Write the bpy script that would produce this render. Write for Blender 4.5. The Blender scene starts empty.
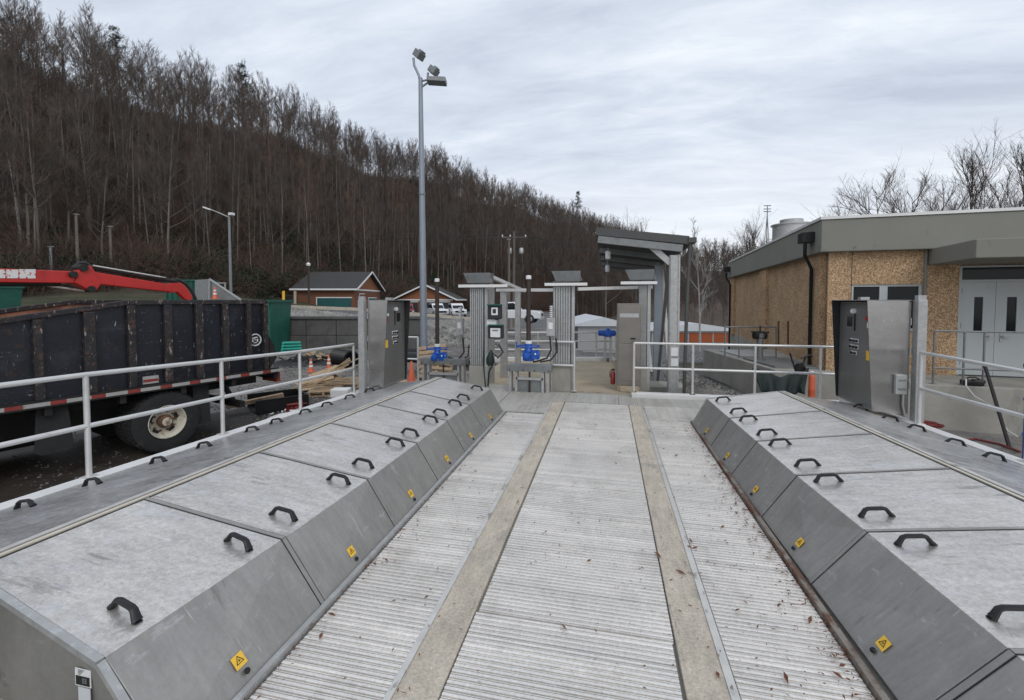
import bpy, math, random
import numpy as np
from mathutils import Vector, Matrix
random.seed(7); rng = np.random.default_rng(7)
S = bpy.context.scene; COL = S.collection
R_ = math.radians
# ------------------------------------------------------------ camera frame
FPX, PX, PY, HCAM = 440.0, 512.0, 316.0, 1.85
PITCH = math.atan(16/FPX); YAW = math.atan(96/(FPX/math.cos(PITCH)))
Fd = Vector((-math.sin(YAW)*math.cos(PITCH), math.cos(YAW)*math.cos(PITCH), -math.sin(PITCH)))
Rt = Vector((math.cos(YAW), math.sin(YAW), 0)); Up = Rt.cross(Fd)
CAM = Vector((0, 0, HCAM))
Fh = Vector((-math.sin(YAW), math.cos(YAW), 0))          # level forward
def ray(u, v): return Fd + Rt*((u-PX)/FPX) - Up*((v-PY)/FPX)
def W(u, v, d): return CAM + ray(u, v)*d                   # point at depth d
def GZ(u, v, z):
    r = ray(u, v); return CAM + r*((z-HCAM)/r.z)
def GYp(u, v, y):
    r = ray(u, v); return CAM + r*(y/r.y)
def LD(L, D, z=0.0):                                       # level frame: right, forward
    p = Rt*L + Fh*D; return Vector((p.x, p.y, z))
def VP(u, v, A, e):                                        # ray meets the vertical plane through A along e
    r = ray(u, v); n = Vector((e.y, -e.x, 0))
    return CAM + r*((A-CAM).dot(n)/r.dot(n))
ZG = -0.80
# ------------------------------------------------------------ materials
def srgb(r, g, b):
    f = lambda c: (c/255/12.92) if c/255 <= .04045 else ((c/255+.055)/1.055)**2.4
    return (f(r), f(g), f(b), 1)
def mat(name, col, rough=.7, metal=0.0, var=.2, scale=3.0, stretch=(1,1,1), bump=0.0, bscale=40.0,
        spots=(), rvar=.1, spec=.5, vor=None, coat=0, fine=()):
    m = bpy.data.materials.new(name); m.use_nodes = True
    N = m.node_tree.nodes; L = m.node_tree.links
    b = N['Principled BSDF']; g = N.new('ShaderNodeNewGeometry')
    mp = N.new('ShaderNodeVectorMath'); mp.operation = 'MULTIPLY'; mp.inputs[1].default_value = stretch
    L.new(g.outputs['Position'], mp.inputs[0]); P = mp.outputs[0]
    if len(col) == 3: col = (*col, 1)
    n = N.new('ShaderNodeTexNoise'); n.inputs['Scale'].default_value = scale; n.inputs['Detail'].default_value = 8
    n.inputs['Roughness'].default_value = .65
    L.new(P, n.inputs['Vector'])
    r = N.new('ShaderNodeMapRange'); r.inputs[1].default_value = .3; r.inputs[2].default_value = .7
    r.inputs[3].default_value = 1-var; r.inputs[4].default_value = 1+var
    L.new(n.outputs['Fac'], r.inputs[0])
    mul = N.new('ShaderNodeVectorMath'); mul.operation = 'SCALE'; mul.inputs[0].default_value = col[:3]
    L.new(r.outputs[0], mul.inputs['Scale']); cur = mul.outputs[0]
    hgt = None
    for (fsc, amp, fst) in fine:                            # fine grain, multiplied in
        q = N.new('ShaderNodeVectorMath'); q.operation = 'MULTIPLY'; q.inputs[1].default_value = fst; L.new(g.outputs['Position'], q.inputs[0])
        fn = N.new('ShaderNodeTexNoise'); fn.inputs['Scale'].default_value = fsc; fn.inputs['Detail'].default_value = 4; fn.inputs['Roughness'].default_value = .7; L.new(q.outputs[0], fn.inputs['Vector'])
        fr_ = N.new('ShaderNodeMapRange'); fr_.inputs[1].default_value = .32; fr_.inputs[2].default_value = .68; fr_.inputs[3].default_value = 1-amp; fr_.inputs[4].default_value = 1+amp; L.new(fn.outputs['Fac'], fr_.inputs[0])
        fm = N.new('ShaderNodeVectorMath'); fm.operation = 'SCALE'; L.new(cur, fm.inputs[0]); L.new(fr_.outputs[0], fm.inputs['Scale']); cur = fm.outputs[0]
    if vor:                                                # (scale, c1, c2, c3): pebbles of several colours
        vs, cs = vor
        vo = N.new('ShaderNodeTexVoronoi'); vo.inputs['Scale'].default_value = vs; L.new(g.outputs['Position'], vo.inputs['Vector'])
        cr = N.new('ShaderNodeValToRGB'); cr.color_ramp.interpolation = 'CONSTANT'
        el = cr.color_ramp.elements
        for i, c in enumerate(cs):
            e = el[i] if i < 2 else el.new(i/len(cs))
            e.position = i/len(cs); e.color = c
        sp = N.new('ShaderNodeSeparateColor'); L.new(vo.outputs['Color'], sp.inputs[0]); L.new(sp.outputs[0], cr.inputs[0])
        mx = N.new('ShaderNodeMix'); mx.data_type = 'RGBA'; mx.blend_type = 'MIX'; mx.inputs[0].default_value = .85
        L.new(cur, mx.inputs[6]); L.new(cr.outputs[0], mx.inputs[7])
        m2 = N.new('ShaderNodeVectorMath'); m2.operation = 'SCALE'; L.new(mx.outputs[2], m2.inputs[0]); L.new(r.outputs[0], m2.inputs['Scale'])
        cur = m2.outputs[0]; hgt = vo.outputs['Distance']
    for (c, sc, th, soft, st) in spots:
        if len(c) == 3: c = (*c, 1)
        q = N.new('ShaderNodeVectorMath'); q.operation = 'MULTIPLY'; q.inputs[1].default_value = st
        L.new(g.outputs['Position'], q.inputs[0])
        sn = N.new('ShaderNodeTexNoise'); sn.inputs['Scale'].default_value = sc; sn.inputs['Detail'].default_value = 6
        sn.inputs['Roughness'].default_value = .7
        L.new(q.outputs[0], sn.inputs['Vector'])
        sr = N.new('ShaderNodeMapRange'); sr.inputs[1].default_value = th; sr.inputs[2].default_value = th+soft
        L.new(sn.outputs['Fac'], sr.inputs[0])
        mx = N.new('ShaderNodeMix'); mx.data_type = 'RGBA'
        fa = N.new('ShaderNodeMath'); fa.operation = 'MULTIPLY'; fa.inputs[1].default_value = c[3]
        L.new(sr.outputs[0], fa.inputs[0]); L.new(fa.outputs[0], mx.inputs[0])
        L.new(cur, mx.inputs[6]); mx.inputs[7].default_value = (*c[:3], 1); cur = mx.outputs[2]
    L.new(cur, b.inputs['Base Color'])
    rr = N.new('ShaderNodeMapRange'); rr.inputs[3].default_value = max(.02, rough-rvar); rr.inputs[4].default_value = min(1, rough+rvar)
    L.new(n.outputs['Fac'], rr.inputs[0]); L.new(rr.outputs[0], b.inputs['Roughness'])
    b.inputs['Metallic'].default_value = metal; b.inputs['Specular IOR Level'].default_value = spec
    if coat: b.inputs['Coat Weight'].default_value = coat
    if bump:
        bn = N.new('ShaderNodeTexNoise'); bn.inputs['Scale'].default_value = bscale; bn.inputs['Detail'].default_value = 4
        L.new(P, bn.inputs['Vector'])
        bp = N.new('ShaderNodeBump'); bp.inputs['Strength'].default_value = min(1, bump); bp.inputs['Distance'].default_value = .01 if bump <= 1 else .01*bump
        if hgt:
            ad = N.new('ShaderNodeMath'); ad.operation = 'SUBTRACT'; L.new(bn.outputs['Fac'], ad.inputs[0]); L.new(hgt, ad.inputs[1]); L.new(ad.outputs[0], bp.inputs['Height'])
        else: L.new(bn.outputs['Fac'], bp.inputs['Height'])
        L.new(bp.outputs[0], b.inputs['Normal'])
    return m
O1 = (1, 1, 1)
M = {}
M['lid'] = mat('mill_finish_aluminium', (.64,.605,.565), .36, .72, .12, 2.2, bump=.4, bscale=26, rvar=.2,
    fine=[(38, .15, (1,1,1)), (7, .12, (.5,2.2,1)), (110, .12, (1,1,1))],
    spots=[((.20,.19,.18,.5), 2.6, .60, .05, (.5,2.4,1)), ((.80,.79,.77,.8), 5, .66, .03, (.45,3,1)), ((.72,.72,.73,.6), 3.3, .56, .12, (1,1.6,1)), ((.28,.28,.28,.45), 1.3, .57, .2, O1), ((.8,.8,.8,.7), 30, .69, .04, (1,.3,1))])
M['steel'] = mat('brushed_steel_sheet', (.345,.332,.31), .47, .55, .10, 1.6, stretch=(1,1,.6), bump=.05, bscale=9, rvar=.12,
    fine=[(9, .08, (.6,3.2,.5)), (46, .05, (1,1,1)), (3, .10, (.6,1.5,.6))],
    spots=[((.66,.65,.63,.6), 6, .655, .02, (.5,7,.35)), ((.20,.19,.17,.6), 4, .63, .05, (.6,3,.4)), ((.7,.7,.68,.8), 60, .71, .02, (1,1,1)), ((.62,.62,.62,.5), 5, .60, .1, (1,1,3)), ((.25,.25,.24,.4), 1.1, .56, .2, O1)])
M['outer'] = mat('dull_cover_plate', (.47,.465,.455), .34, .45, .15, 1.7, bump=.3, bscale=20, rvar=.2,
    fine=[(30, .22, (1,1,1)), (6, .2, (1,2,1))],
    spots=[((.70,.71,.73,.7), 7, .62, .04, (.6,2,1)), ((.2,.2,.2,.6), 3, .58, .06, (.6,2,1)), ((.62,.63,.66,.5), 2.1, .55, .15, (1,1,1)), ((.75,.75,.76,.6), 26, .67, .05, (1,.5,1))])
M['deck'] = mat('ribbed_aluminium_deck', (.78,.745,.70), .42, .35, .10, 1.1, bump=.12, bscale=60, rvar=.14,
    fine=[(1.6, .10, (.25,4.5,1)), (1.2, .14, (.12,22,1)), (55, .13, (1,1,1))],
    spots=[((.25,.22,.18,.7), 16, .67, .03, (1,1,1)), ((.36,.33,.28,.25), 1.3, .55, .1, (1.5,.8,1)), ((.38,.35,.30,.45), .9, .52, .16, (1,1,1)), ((.17,.15,.12,.5), 7, .64, .06, (1,1,1)), ((.46,.42,.30,.35), 2.1, .60, .1, O1)])
M['deckfar'] = mat('worn_ribbed_deck', (.66,.635,.585), .5, .3, .16, 1.3, rvar=.1, fine=[(2, .14, (5,.4,1)), (40, .12, (1,1,1))],
    spots=[((.30,.29,.25,.5), 1.3, .52, .15, (1,1,1))])
M['strip'] = mat('weathered_tan_concrete', (.50,.44,.355), .9, 0, .14, 2, bump=.7, bscale=90,
    fine=[(60, .20, (1,1,1)), (7, .14, (2.2,.6,1))],
    spots=[((.16,.16,.14,.75), 3.5, .62, .05, (2.4,.5,1)), ((.20,.20,.18,.6), 2.2, .55, .12, (1,.5,1)), ((.46,.45,.41,.5), 9, .60, .06, O1), ((.13,.11,.09,.6), 24, .68, .03, O1)])
M['alu'] = mat('bright_aluminium_trim', (.64,.62,.58), .45, .5, .12, 8, spots=[((.22,.20,.17,.7), 7, .57, .05, (1,.5,1))])
M['rail'] = mat('aluminium_handrail_tube', (.66,.65,.63), .38, .5, .08, 6, spots=[((.4,.4,.4,.4), 14, .6, .08, O1)])
M['kerb'] = mat('pale_kerb_paint', (.76,.75,.73), .5, .15, .06, 3, spots=[((.45,.44,.42,.5), 6, .62, .08, O1)])
M['galv'] = mat('galvanised_steel', (.45,.45,.44), .5, .55, .14, 12, spots=[((.62,.64,.65,.4), 20, .55, .06, O1), ((.30,.29,.27,.4), 3, .58, .1, (1,1,.4))])
M['galvdark'] = mat('dull_grey_steel', (.24,.25,.25), .5, .5, .15, 8, spots=[((.12,.11,.1,.5), 4, .56, .1, O1)])
M['galvblue'] = mat('blue_grey_pole_metal', (.27,.30,.34), .5, .4, .08, 4)
M['shield'] = mat('shield_steel_sheet', (.40,.39,.375), .26, .92, .10, 1.2, bump=.06, bscale=5, rvar=.1, fine=[(60, .05, (1,1,1)), (4, .08, (1,1,2))], spots=[((.62,.62,.6,.6), 5, .63, .03, (2,2,.6)), ((.6,.6,.6,.7), 40, .70, .02, O1)])
M['lockersteel'] = mat('brown_grey_locker_steel', (.27,.25,.225), .32, .75, .12, 2, rvar=.1)
M['fascdark'] = mat('dark_shelter_fascia', (.085,.085,.082), .6, .2, .12, 4)
M['panelface'] = mat('dark_control_face', (.25,.245,.235), .34, .6, .12, 1.5, stretch=(1,1,.3), rvar=.08)
M['inside'] = mat('black_sheet_and_bay_shade', (.03,.032,.035), .5, .2, .2, 4)
M['black'] = mat('black_plastic', (.007,.007,.008), .45, 0, .2, 9)
M['rubber'] = mat('tyre_rubber', (.022,.022,.022), .85, 0, .3, 10, bump=.2, spots=[((.08,.075,.065,.5), 3, .56, .1, O1)])
M['conc'] = mat('grey_concrete', (.35,.335,.295), .9, 0, .18, 1.6, bump=.4, bscale=50,
    spots=[((.13,.12,.10,.6), 1.1, .55, .15, (1,1,.35)), ((.36,.35,.31,.5), 3, .6, .08, O1)])
M['concdark'] = mat('dark_block_concrete', (.10,.098,.092), .9, 0, .2, 1.2, bump=.4, bscale=20, spots=[((.05,.05,.045,.6), .8, .53, .12, O1), ((.2,.19,.17,.4), 4, .62, .08, O1)])
M['tan'] = mat('tan_concrete_slab', (.42,.35,.25), .85, 0, .15, 2, spots=[((.22,.15,.09,.6), 1.6, .56, .1, (1,2,1)), ((.52,.47,.37,.5), 3, .58, .1, O1)])
M['fascia'] = mat('painted_fascia_concrete', (.235,.232,.20), .85, 0, .08, .8, bump=.2, bscale=30, spots=[((.10,.10,.09,.5), 3, .63, .06, (1,1,.6)), ((.27,.27,.24,.35), 1.4, .56, .1, (1,1,.4))])
M['aggr'] = mat('exposed_aggregate', (.40,.27,.16), .9, 0, .16, 1.2, bump=.7, bscale=30,
    vor=(58, [srgb(194,158,120), srgb(160,126,94), srgb(224,198,164), srgb(178,142,104), srgb(126,102,78), srgb(204,172,134)]))
M['aggrgrey'] = mat('grey_mottled_side', (.2,.19,.17), .9, 0, .2, 3)
M['doorpaint'] = mat('pale_grey_door_paint', (.50,.535,.53), .5, 0, .04, 2, spots=[((.3,.32,.32,.4), 5, .66, .06, O1)])
M['glassdark'] = mat('dark_window_glass', (.010,.012,.014), .08, 0, .1, 2, rvar=.02, spec=.22)
M['white'] = mat('white_paint', (.75,.75,.74), .5, 0, .06, 4)
M['whitecar'] = mat('white_car_paint', (.74,.75,.76), .25, 0, .04, 2, rvar=.04, coat=.5)
M['redcar'] = mat('dark_red_car_paint', (.22,.012,.015), .25, 0, .05, 2, rvar=.04, coat=.5)
M['navy'] = mat('scuffed_navy_paint', (.009,.011,.018), .48, .1, .4, 2.4, bump=.3, bscale=14, spec=.5,
    spots=[((.045,.022,.016,.8), 4.0, .60, .06, (1,1,1)), ((.035,.038,.045,.6), 2.2, .54, .1, O1), ((.50,.52,.55,.8), 13, .655, .02, (2.2,2.2,.35)), ((.30,.31,.33,.7), 9, .66, .03, (.5,.5,2.6)), ((.5,.5,.5,.8), 34, .69, .02, O1)])
M['rustrib'] = mat('rusty_bed_rib', (.026,.023,.024), .7, .1, .4, 6, bump=.3, bscale=30,
    spots=[((.12,.062,.042,.6), 11, .54, .06, O1), ((.36,.31,.28,.8), 18, .60, .03, (1,1,.35)), ((.01,.012,.02,.6), 3, .55, .08, O1)])
M['rustin'] = mat('rusty_inner_bed', (.30,.14,.085), .8, 0, .3, 3, spots=[((.10,.05,.035,.8), 2, .5, .1, O1)])
M['red'] = mat('worn_red_paint', (.50,.022,.018), .42, 0, .15, 3, spots=[((.22,.01,.01,.5), 5, .6, .08, O1)])
M['chassis'] = mat('grimy_black_steel', (.018,.017,.016), .7, .1, .3, 4, spots=[((.07,.055,.04,.6), 3, .58, .1, O1)])
M['rim'] = mat('cream_painted_rim', (.62,.58,.48), .5, 0, .15, 6, spots=[((.22,.11,.05,.8), 7, .56, .08, O1)])
M['hub'] = mat('rusty_hub', (.14,.07,.04), .8, 0, .3, 12)
M['reflw'] = mat('white_reflector', (.40,.385,.37), .4, 0, .1, 12, spots=[((.2,.1,.08,.7), 6, .58, .06, O1)])
M['reflr'] = mat('red_reflector', (.26,.04,.032), .4, 0, .2, 12, spots=[((.15,.06,.04,.7), 6, .58, .06, O1)])
M['green'] = mat('green_skip_paint', (.012,.10,.07), .5, 0, .2, 2, spots=[((.03,.03,.025,.6), 3, .6, .08, O1)])
M['teal'] = mat('teal_pipe_plastic', (.02,.36,.27), .4, 0, .12, 3)
M['blue'] = mat('bright_blue_actuator_paint', (.008,.085,.42), .35, 0, .1, 6)
M['kerbtan'] = mat('cream_track_strip', (.62,.56,.46), .6, .1, .12, 4)
M['orange'] = mat('faded_orange_plastic', (.66,.13,.05), .5, 0, .1, 4)
M['orangedoor'] = mat('orange_shutter', (.36,.085,.022), .6, 0, .12, 1)
M['yellow'] = mat('yellow_sticker', (.86,.52,.05), .45, 0, .06, 30)
M['wood'] = mat('pale_pallet_wood', (.40,.29,.18), .8, 0, .3, 5, stretch=(3,3,12), spots=[((.18,.11,.06,.7), 4, .56, .1, O1)])
M['woodpipe'] = mat('dark_bronze_stem_pipe', (.055,.042,.035), .5, .3, .2, 5)
M['siding'] = mat('brown_house_siding', (.17,.07,.036), .75, 0, .15, 1, stretch=(.3,.3,8))
M['shingle'] = mat('dark_shingle', (.052,.050,.049), .9, 0, .15, 4, stretch=(1,1,4))
M['gdoor'] = mat('dark_teal_garage_door', (.012,.085,.082), .5, 0, .1, 1)
M['stone'] = mat('pale_riprap_stone', (.25,.24,.22), .9, 0, .6, .9)
M['stonedark'] = mat('dark_gravel_stone', (.16,.15,.14), .9, 0, .5, 9)
M['leafdead'] = mat('dead_leaf', (.16,.065,.035), .8, 0, .5, 14)
M['tarp'] = mat('dark_green_tarp', (.010,.022,.020), .6, 0, .3, 4, bump=.5, bscale=30)
M['bark'] = mat('winter_bark', (.150,.130,.110), .95, 0, .55, .8, stretch=(1,1,.25), bump=.4, bscale=12)
M['twig'] = mat('bare_twigs', (.098,.077,.063), .95, 0, .3, .25)
M['twigred'] = mat('reddish_brush_twigs', (.125,.082,.063), .95, 0, .35, .2)
M['pale'] = mat('pale_sycamore_bark', (.34,.325,.30), .9, 0, .25, 2, spots=[((.2,.17,.13,.7), 3, .55, .1, O1)])
M['leafgreen'] = mat('evergreen_leaves', (.022,.038,.016), .6, 0, .5, .5)
M['pine'] = mat('pine_needles', (.020,.032,.018), .8, 0, .3, 1)
M['cable'] = mat('dark_cable', (.02,.02,.02), .6, 0, .1, 3)
M['whitecable'] = mat('white_cord', (.6,.6,.58), .6, 0, .1, 3)
M['redhose'] = mat('faded_red_hose', (.20,.03,.025), .6, 0, .3, 6)
M['roofwhite'] = mat('white_metal_roof', (.62,.64,.66), .5, .1, .06, 2)
M['whitepeel'] = mat('peeling_white_lettering', (.70,.69,.67), .5, 0, .1, 8, spots=[((.45,.03,.025,.95), 9, .60, .02, (1,1,1))])

def ground_mat():
    """one terrain material: gravel yard, leaf litter on the hill, grass verge"""
    m = mat('terrain_soil', (.20,.185,.17), .95, 0, .35, 1.0, bump=1, bscale=22,
        spots=[((.035,.032,.030,.8), .35, .47, .12, O1), ((.17,.16,.15,.8), 26, .60, .05, O1), ((.12,.115,.11,.6), 1.1, .56, .08, O1), ((.028,.026,.025,.8), 13, .56, .06, O1)])
    N = m.node_tree.nodes; L = m.node_tree.links; b = N['Principled BSDF']
    src = b.inputs['Base Color'].links[0].from_socket
    at = N.new('ShaderNodeAttribute'); at.attribute_name = 'zone'
    n = N.new('ShaderNodeTexNoise'); n.inputs['Scale'].default_value = .8; n.inputs['Detail'].default_value = 8; n.inputs['Roughness'].default_value = .75
    g = N.new('ShaderNodeNewGeometry'); L.new(g.outputs['Position'], n.inputs['Vector'])
    cr = N.new('ShaderNodeValToRGB'); cr.color_ramp.elements[0].position = .35; cr.color_ramp.elements[1].position = .68
    cr.color_ramp.elements[0].color = (.062,.050,.040,1); cr.color_ramp.elements[1].color = (.17,.125,.095,1)
    L.new(n.outputs['Fac'], cr.inputs[0])
    cg = N.new('ShaderNodeValToRGB'); cg.color_ramp.elements[0].position = .4; cg.color_ramp.elements[1].position = .62
    cg.color_ramp.elements[0].color = (.030,.040,.016,1); cg.color_ramp.elements[1].color = (.075,.065,.032,1)
    L.new(n.outputs['Fac'], cg.inputs[0])
    sp = N.new('ShaderNodeSeparateColor'); L.new(at.outputs['Color'], sp.inputs[0])
    m1 = N.new('ShaderNodeMix'); m1.data_type = 'RGBA'; L.new(sp.outputs[0], m1.inputs[0]); L.new(src, m1.inputs[6]); L.new(cr.outputs[0], m1.inputs[7])
    m2 = N.new('ShaderNodeMix'); m2.data_type = 'RGBA'; L.new(sp.outputs[1], m2.inputs[0]); L.new(m1.outputs[2], m2.inputs[6]); L.new(cg.outputs[0], m2.inputs[7])
    m3 = N.new('ShaderNodeMix'); m3.data_type = 'RGBA'; L.new(sp.outputs[2], m3.inputs[0]); L.new(m2.outputs[2], m3.inputs[6]); m3.inputs[7].default_value = (.12,.12,.12,1)
    L.new(m3.outputs[2], b.inputs['Base Color'])
    return m
M['ground'] = ground_mat()
# ------------------------------------------------------------ mesh helpers
def V(*a): return Vector(a)
class MB:
    def __init__(s): s.v = []; s.f = []
    def add(s, vs, fs):
        o = len(s.v); s.v += [Vector(p) for p in vs]; s.f += [tuple(i+o for i in f) for f in fs]; return s
    def hexa(s, p):      # p: 4 bottom, 4 top (same winding)
        return s.add(p, [(3,2,1,0),(4,5,6,7),(0,1,5,4),(1,2,6,5),(2,3,7,6),(3,0,4,7)])
    def box(s, a, b):    # axis aligned
        (x0,y0,z0),(x1,y1,z1) = a, b
        return s.hexa([(x0,y0,z0),(x1,y0,z0),(x1,y1,z0),(x0,y1,z0),(x0,y0,z1),(x1,y0,z1),(x1,y1,z1),(x0,y1,z1)])
    def obox(s, c, ex, ey, ez):  # centre and half vectors
        c = Vector(c); ex = Vector(ex); ey = Vector(ey); ez = Vector(ez)
        return s.hexa([c-ex-ey-ez, c+ex-ey-ez, c+ex+ey-ez, c-ex+ey-ez, c-ex-ey+ez, c+ex-ey+ez, c+ex+ey+ez, c-ex+ey+ez])
    def bar(s, p, q, w, h, up=(0,0,1)):
        p = Vector(p); q = Vector(q); d = (q-p).normalized(); up = Vector(up)
        if abs(d.dot(up)) > .99: up = Vector((0,1,0)) if abs(d.y) < .9 else Vector((1,0,0))
        sd = d.cross(up).normalized(); u2 = sd.cross(d)
        return s.obox((p+q)/2, (q-p)/2, sd*w/2, u2*h/2)
    def prism(s, poly, vec):
        poly = [Vector(p) for p in poly]; vec = Vector(vec); n = len(poly)
        return s.add(poly+[p+vec for p in poly], [tuple(range(n))[::-1], tuple(range(n, 2*n))]+[(i, (i+1) % n, (i+1) % n+n, i+n) for i in range(n)])
    def tube(s, pts, r, n=10, caps=True):
        pts = [Vector(p) for p in pts]; m = len(pts); rs = r if hasattr(r, '__len__') else [r]*m
        vs = []; sd = None
        for i, p in enumerate(pts):
            d = (pts[min(i+1, m-1)]-pts[max(i-1, 0)]).normalized()
            if sd is None:
                a = Vector((0,0,1)) if abs(d.z) < .9 else Vector((1,0,0)); sd = d.cross(a).normalized()
            sd = (sd-d*sd.dot(d)).normalized(); w = d.cross(sd)
            vs += [p+(sd*math.cos(2*math.pi*k/n)+w*math.sin(2*math.pi*k/n))*rs[i] for k in range(n)]
        fs = [(i*n+k, i*n+(k+1) % n, (i+1)*n+(k+1) % n, (i+1)*n+k) for i in range(m-1) for k in range(n)]
        if caps: fs += [tuple(range(n))[::-1], tuple(range((m-1)*n, m*n))]
        return s.add(vs, fs)
    def lathe(s, prof, c, axis=(0,0,1), n=20):  # prof: (radius, along)
        axis = Vector(axis).normalized(); c = Vector(c)
        return s.tube([c+axis*a for r, a in prof], [max(r, 1e-4) for r, a in prof], n) if all(prof[i+1][1] > prof[i][1] for i in range(len(prof)-1)) else s._lathe(prof, c, axis, n)
    def _lathe(s, prof, c, axis, n):
        a = Vector((0,0,1)) if abs(axis.z) < .9 else Vector((1,0,0)); sd = axis.cross(a).normalized(); w = axis.cross(sd)
        vs = []
        for r, h in prof: vs += [c+axis*h+(sd*math.cos(2*math.pi*k/n)+w*math.sin(2*math.pi*k/n))*max(r, 1e-4) for k in range(n)]
        m = len(prof)
        return s.add(vs, [(i*n+k, i*n+(k+1) % n, (i+1)*n+(k+1) % n, (i+1)*n+k) for i in range(m-1) for k in range(n)])
    def quad(s, *p): return s.add(p, [tuple(range(len(p)))])
    def build(s, name, m, parent=None, smooth=False, bevel=0, base=None, local=False):
        off = Vector((0,0,0))
        if parent is not None and not local:
            r = parent
            while r.parent: r = r.parent
            off = r.location.copy()
        if parent is None and base is not None: off = Vector(base)
        me = bpy.data.meshes.new(name); me.from_pydata([tuple(p-off) for p in s.v], [], s.f)
        me.materials.append(m)
        if smooth:
            for p in me.polygons: p.use_smooth = True
        me.validate(); me.update()
        o = bpy.data.objects.new(name, me); COL.objects.link(o)
        if parent is not None: o.parent = parent
        elif base is not None: o.location = off
        if smooth: 
            md = o.modifiers.new('es', 'EDGE_SPLIT'); md.split_angle = R_(40)
        if bevel:
            md = o.modifiers.new('bv', 'BEVEL'); md.width = bevel; md.segments = 2; md.limit_method = 'ANGLE'; md.angle_limit = R_(35)
        return o
def tag(o, label=None, cat=None, group=None, kind=None):
    if label: o['label'] = label
    if cat: o['category'] = cat
    if group: o['group'] = group
    if kind: o['kind'] = kind
    return o
def thing(name, label, cat, loc=(0,0,0), group=None, rz=0):
    o = bpy.data.objects.new(name, None); COL.objects.link(o); o.location = loc; o.rotation_euler = (0,0,rz); o.empty_display_size = .2
    return tag(o, label, cat, group)
def copy_tree(o, parent=None):
    c = o.copy(); COL.objects.link(c); c.parent = parent
    for ch in o.children: copy_tree(ch, c)
    return c
def struct(mb, name, m, **k): return tag(mb.build(name, m, **k), kind='structure')
# ------------------------------------------------------------ terrain
def sstep(x, a, b):
    t = np.clip((x-a)/(b-a), 0, 1); return t*t*(3-2*t)
def terrain(L, D):
    L = np.asarray(L, float); D = np.asarray(D, float); Dm = np.maximum(D, 1)
    w = sstep(L/Dm, .09, .16)
    lot = np.where(L < -12, -.4-(L+12)*.13, -.4); lot = np.minimum(lot, 3.2)
    wallz = np.where(L/Dm < -.22, .76, -.85)
    rip = sstep(D, 24.2, 30)*.75
    left = np.where(D < 24.2, ZG, np.where(L/Dm < -.22, .76+(lot-.76)*sstep(D, 24.2, 50), ZG+(.0-ZG)*sstep(D, 24.2, 31)+(lot-0)*sstep(D, 31, 48)))
    back = sstep(L/Dm, -.06, -.01)*(1)             # pickup side: stays low
    left = left*(1-back)+back*(ZG-.25*sstep(D, 25, 45))
    right = np.interp(D, [0, 18, 30, 50, 90, 140, 230, 400], [ZG, ZG, -2.3, -4.8, -6.9, -5, 17, 22])
    z = left*(1-w)+right*w
    s = (-L+.689*D)/1.214
    hill = np.interp(s, [-1e4, 56, 62, 110, 122, 160, 400], [0, 0, 3.0, 39, 41, 33, 0])
    hill = np.where(s > 56, hill+1.4*np.sin(L*.11+D*.07)*sstep(s, 60, 80), 0)
    z = np.where(s > 56, z*(1-sstep(s, 56, 75))+hill, z)
    return z, s, w
def build_terrain():
    Ls = np.concatenate([np.arange(-420, -80, 12), np.arange(-80, 40, 1.5), np.arange(40, 260, 8)])
    Ds = np.concatenate([np.arange(-60, 0, 8), np.arange(0, 20, 2), np.arange(20, 34, .7), np.arange(34, 150, 2.5), np.arange(150, 460, 10)])
    LL, DD = np.meshgrid(Ls, Ds); z, s, w = terrain(LL, DD)
    jit = rng.normal(0, 1, z.shape)*np.where(s > 60, .5, np.where(DD > 25, .06, .012)); z = z+jit
    nx, ny = len(Ls), len(Ds)
    X = Rt.x*LL+Fh.x*DD; Y = Rt.y*LL+Fh.y*DD
    me = bpy.data.meshes.new('ground')
    vs = np.stack([X, Y, z], -1).reshape(-1, 3)
    fs = [(j*nx+i, j*nx+i+1, (j+1)*nx+i+1, (j+1)*nx+i) for j in range(ny-1) for i in range(nx-1)]
    me.from_pydata(vs.tolist(), [], fs); me.materials.append(M['ground'])
    for p in me.polygons: p.use_smooth = True
    at = me.color_attributes.new('zone', 'FLOAT_COLOR', 'POINT')
    leaf = np.clip(sstep(s, 50, 58)+sstep(DD, 96, 112), 0, 1)
    grass = sstep(s, 38, 44)*(1-sstep(s, 52, 60))*(LL < -22) + w*sstep(DD, 16.5, 17.5)*(1-sstep(DD, 21, 23))
    asph = np.clip(sstep(DD, 46, 49)*(1-leaf)*(1-np.clip(grass, 0, 1))*(1-w)+w*sstep(DD, 23, 25)*(1-sstep(DD, 90, 110)), 0, 1)
    c = np.stack([leaf, np.clip(grass, 0, 1), asph, np.ones_like(leaf)], -1).reshape(-1, 4)
    at.data.foreach_set('color', c.ravel().astype(np.float32))
    o = bpy.data.objects.new('ground', me); COL.objects.link(o); tag(o, kind='structure')
build_terrain()
def tz(L, D): return float(terrain(L, D)[0])
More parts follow.
